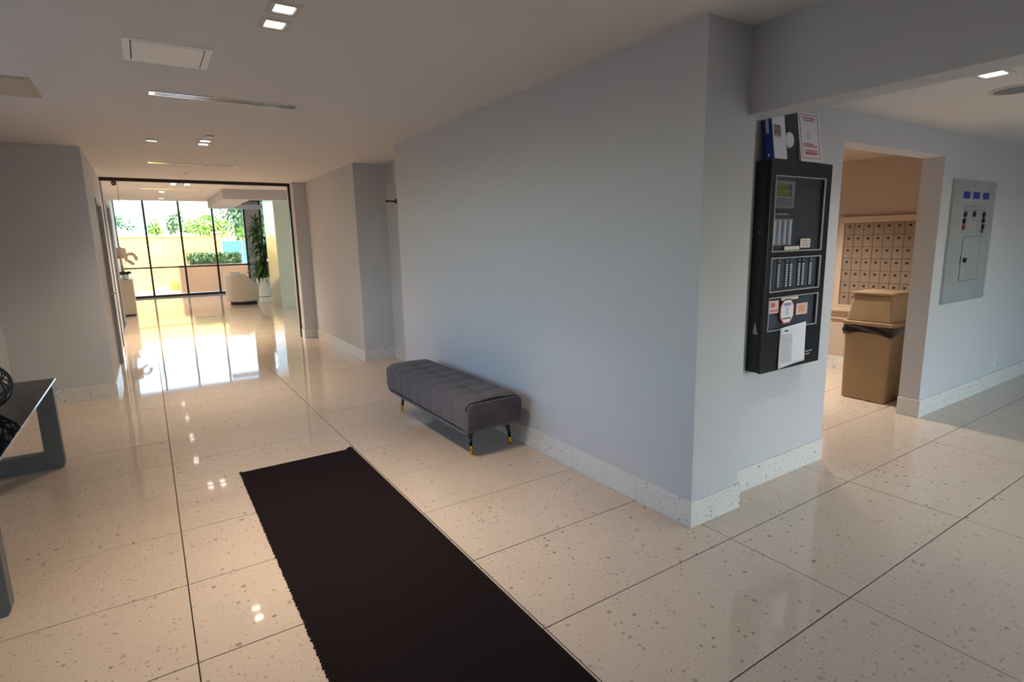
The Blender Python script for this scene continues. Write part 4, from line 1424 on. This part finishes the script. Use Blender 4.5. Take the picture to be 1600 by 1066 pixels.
def hedge(x0, x1, label):
    t = thing('clipped_hedge', label, 'hedge', ((x0 + x1) / 2, 24.75, 0.9))
    mb = MB()
    for _ in range(2600):
        p = (rh.uniform(x0, x1), rh.uniform(24.48, 25.2), 0.98 + 0.41 * rh.random() ** 0.6)
        mb.leaf(p, (rh.gauss(0, 1), rh.gauss(0, 1) - 0.4, rh.gauss(0.6, 0.7)), rh.uniform(0.06, 0.12), rh.uniform(0.04, 0.07), 0.3, 2)
    o = mb.build('foliage', 'hedge_leaf', t)
    o['kind'] = 'stuff'
    box(x0 + 0.08, x1 - 0.08, 24.56, 25.12, 0.95, 1.30).build('twig_core', 'hedge_leaf', t)
    for q in range(5):
        xx = x0 + (x1 - x0) * (q + 0.5) / 5
        MB().tube([(xx, 24.8, 0.885), (xx + 0.03, 24.8, 1.2)], 0.02, 6).build('stem', 'bark', t)
    return t


hedge(1.34, 3.25, 'clipped green hedge growing in the peach planter outside')

t = thing('blue_fence', 'bright blue screen fence beyond the planter outside', 'fence', (5, 29, 0))
xx = 2.85
while xx < 8.0:
    box(xx, xx + 0.98, 29.0, 29.04, 0.05, 1.88).build('screen_panel', 'pool_blue', t)
    box(xx + 0.98, xx + 1.02, 28.98, 29.06, -0.05, 1.92).build('post', 'roof_white', t)
    xx += 1.02


def tree(label, x, y, z, r, n, size, m, ground=-0.05, seed=1, name='garden_tree', blobs=5):
    rg = random.Random(seed)
    t = thing(name, label, 'tree', (x, y, ground))
    MB().tube([(x, y, ground), (x + 0.05, y, (ground + z) / 2), (x, y, z)], [0.16 * r[2] / 1.5, 0.12 * r[2] / 1.5, 0.06], 8).build('trunk', 'bark', t, smooth=True)
    mb = MB()
    for b in range(blobs):
        d = Vector((rg.uniform(-.6, .6), rg.uniform(-.6, .6), rg.uniform(-.5, .5)))
        k = rg.uniform(0.5, 0.75)
        leaf_cloud(mb, (x + d.x * r[0], y + d.y * r[1], z + d.z * r[2]), tuple(q * k for q in r), n // blobs, size, rg)
    o = mb.build('crown', m, t)
    o['kind'] = 'stuff'
    return t


tree('dark green tree at the far left of the lobby window', -2.4, 60, 3.9, (1.7, 1.5, 1.4), 900, 0.4, 'tree_leaf', seed=2)
tree('small lime tree behind the white roof, left one', 1.2, 62, 3.5, (0.8, 0.8, 0.7), 350, 0.35, 'tree_leaf_lime', seed=3)
tree('dark slim tree between the two lime trees', 2.4, 57, 3.9, (0.7, 0.7, 1.2), 350, 0.35, 'tree_leaf', seed=4)
tree('small lime tree left of the middle mullion', 3.0, 46, 2.8, (0.7, 0.7, 0.7), 350, 0.3, 'tree_leaf_lime', seed=5)
tree('lime green tree above the end of the yellow wall', 4.0, 42, 2.9, (1.5, 1.2, 0.9), 900, 0.3, 'tree_leaf_lime', seed=6)
tree('large hazy green tree behind the blue fence', 7.6, 48, 4.0, (2.9, 2.4, 1.9), 2600, 0.4, 'tree_leaf', seed=7, blobs=9)
tree('low lime palm beside the blue fence', 4.3, 32, 1.9, (0.45, 0.45, 0.5), 200, 0.3, 'tree_leaf_lime', seed=8)


def house(label, x0, x1, y, z0, z1):
    t = thing('garden_house', label, 'house', ((x0 + x1) / 2, y, -0.05))
    box(x0, x1, y, y + 5, -0.05, z0).build('wall', 'roof_white', t)
    xm = (x0 + x1) / 2
    MB().prism([(x0 - 0.3, z0), (x1 + 0.3, z0), (xm, z1)], y - 0.3, y + 5.3, 'y').build('roof', 'roof_white', t)
    for q in range(2):
        a = x0 + (x1 - x0) * (0.25 + 0.4 * q)
        box(a, a + 0.5, y - 0.03, y, z0 - 1.2, z0 - 0.3).build('window', 'tower_glass', t)
    return t


house('white gabled house left of the first mullion', -3.0, 0.3, 48, 2.5, 3.05)
house('white gabled house between the first two mullions', 0.4, 2.9, 32, 2.0, 2.35)


def tower(label, x0, x1, y, h):
    t = thing('far_tower', label, 'tower', ((x0 + x1) / 2, y, -0.05))
    box(x0, x1, y, y + 12, -0.05, h).build('shaft', 'tower_glass', t)
    z = 4.0
    while z < h - 2:
        box(x0 - 0.3, x1 + 0.3, y - 0.3, y + 12.3, z, z + 0.5).build('floor_band', 'roof_white', t)
        z += 4.0
    box(x0 + 2, x1 - 2, y + 2, y + 10, h, h + 2).build('plant_room', 'roof_white', t)
    return t


tower('pale glass tower far off at the left of the window', -14, -6, 280, 22)
tower('wide pale glass tower far off next to the slim one', -4, 6, 300, 24)
tower('pale glass tower far off between the trees', 16, 22, 290, 13)
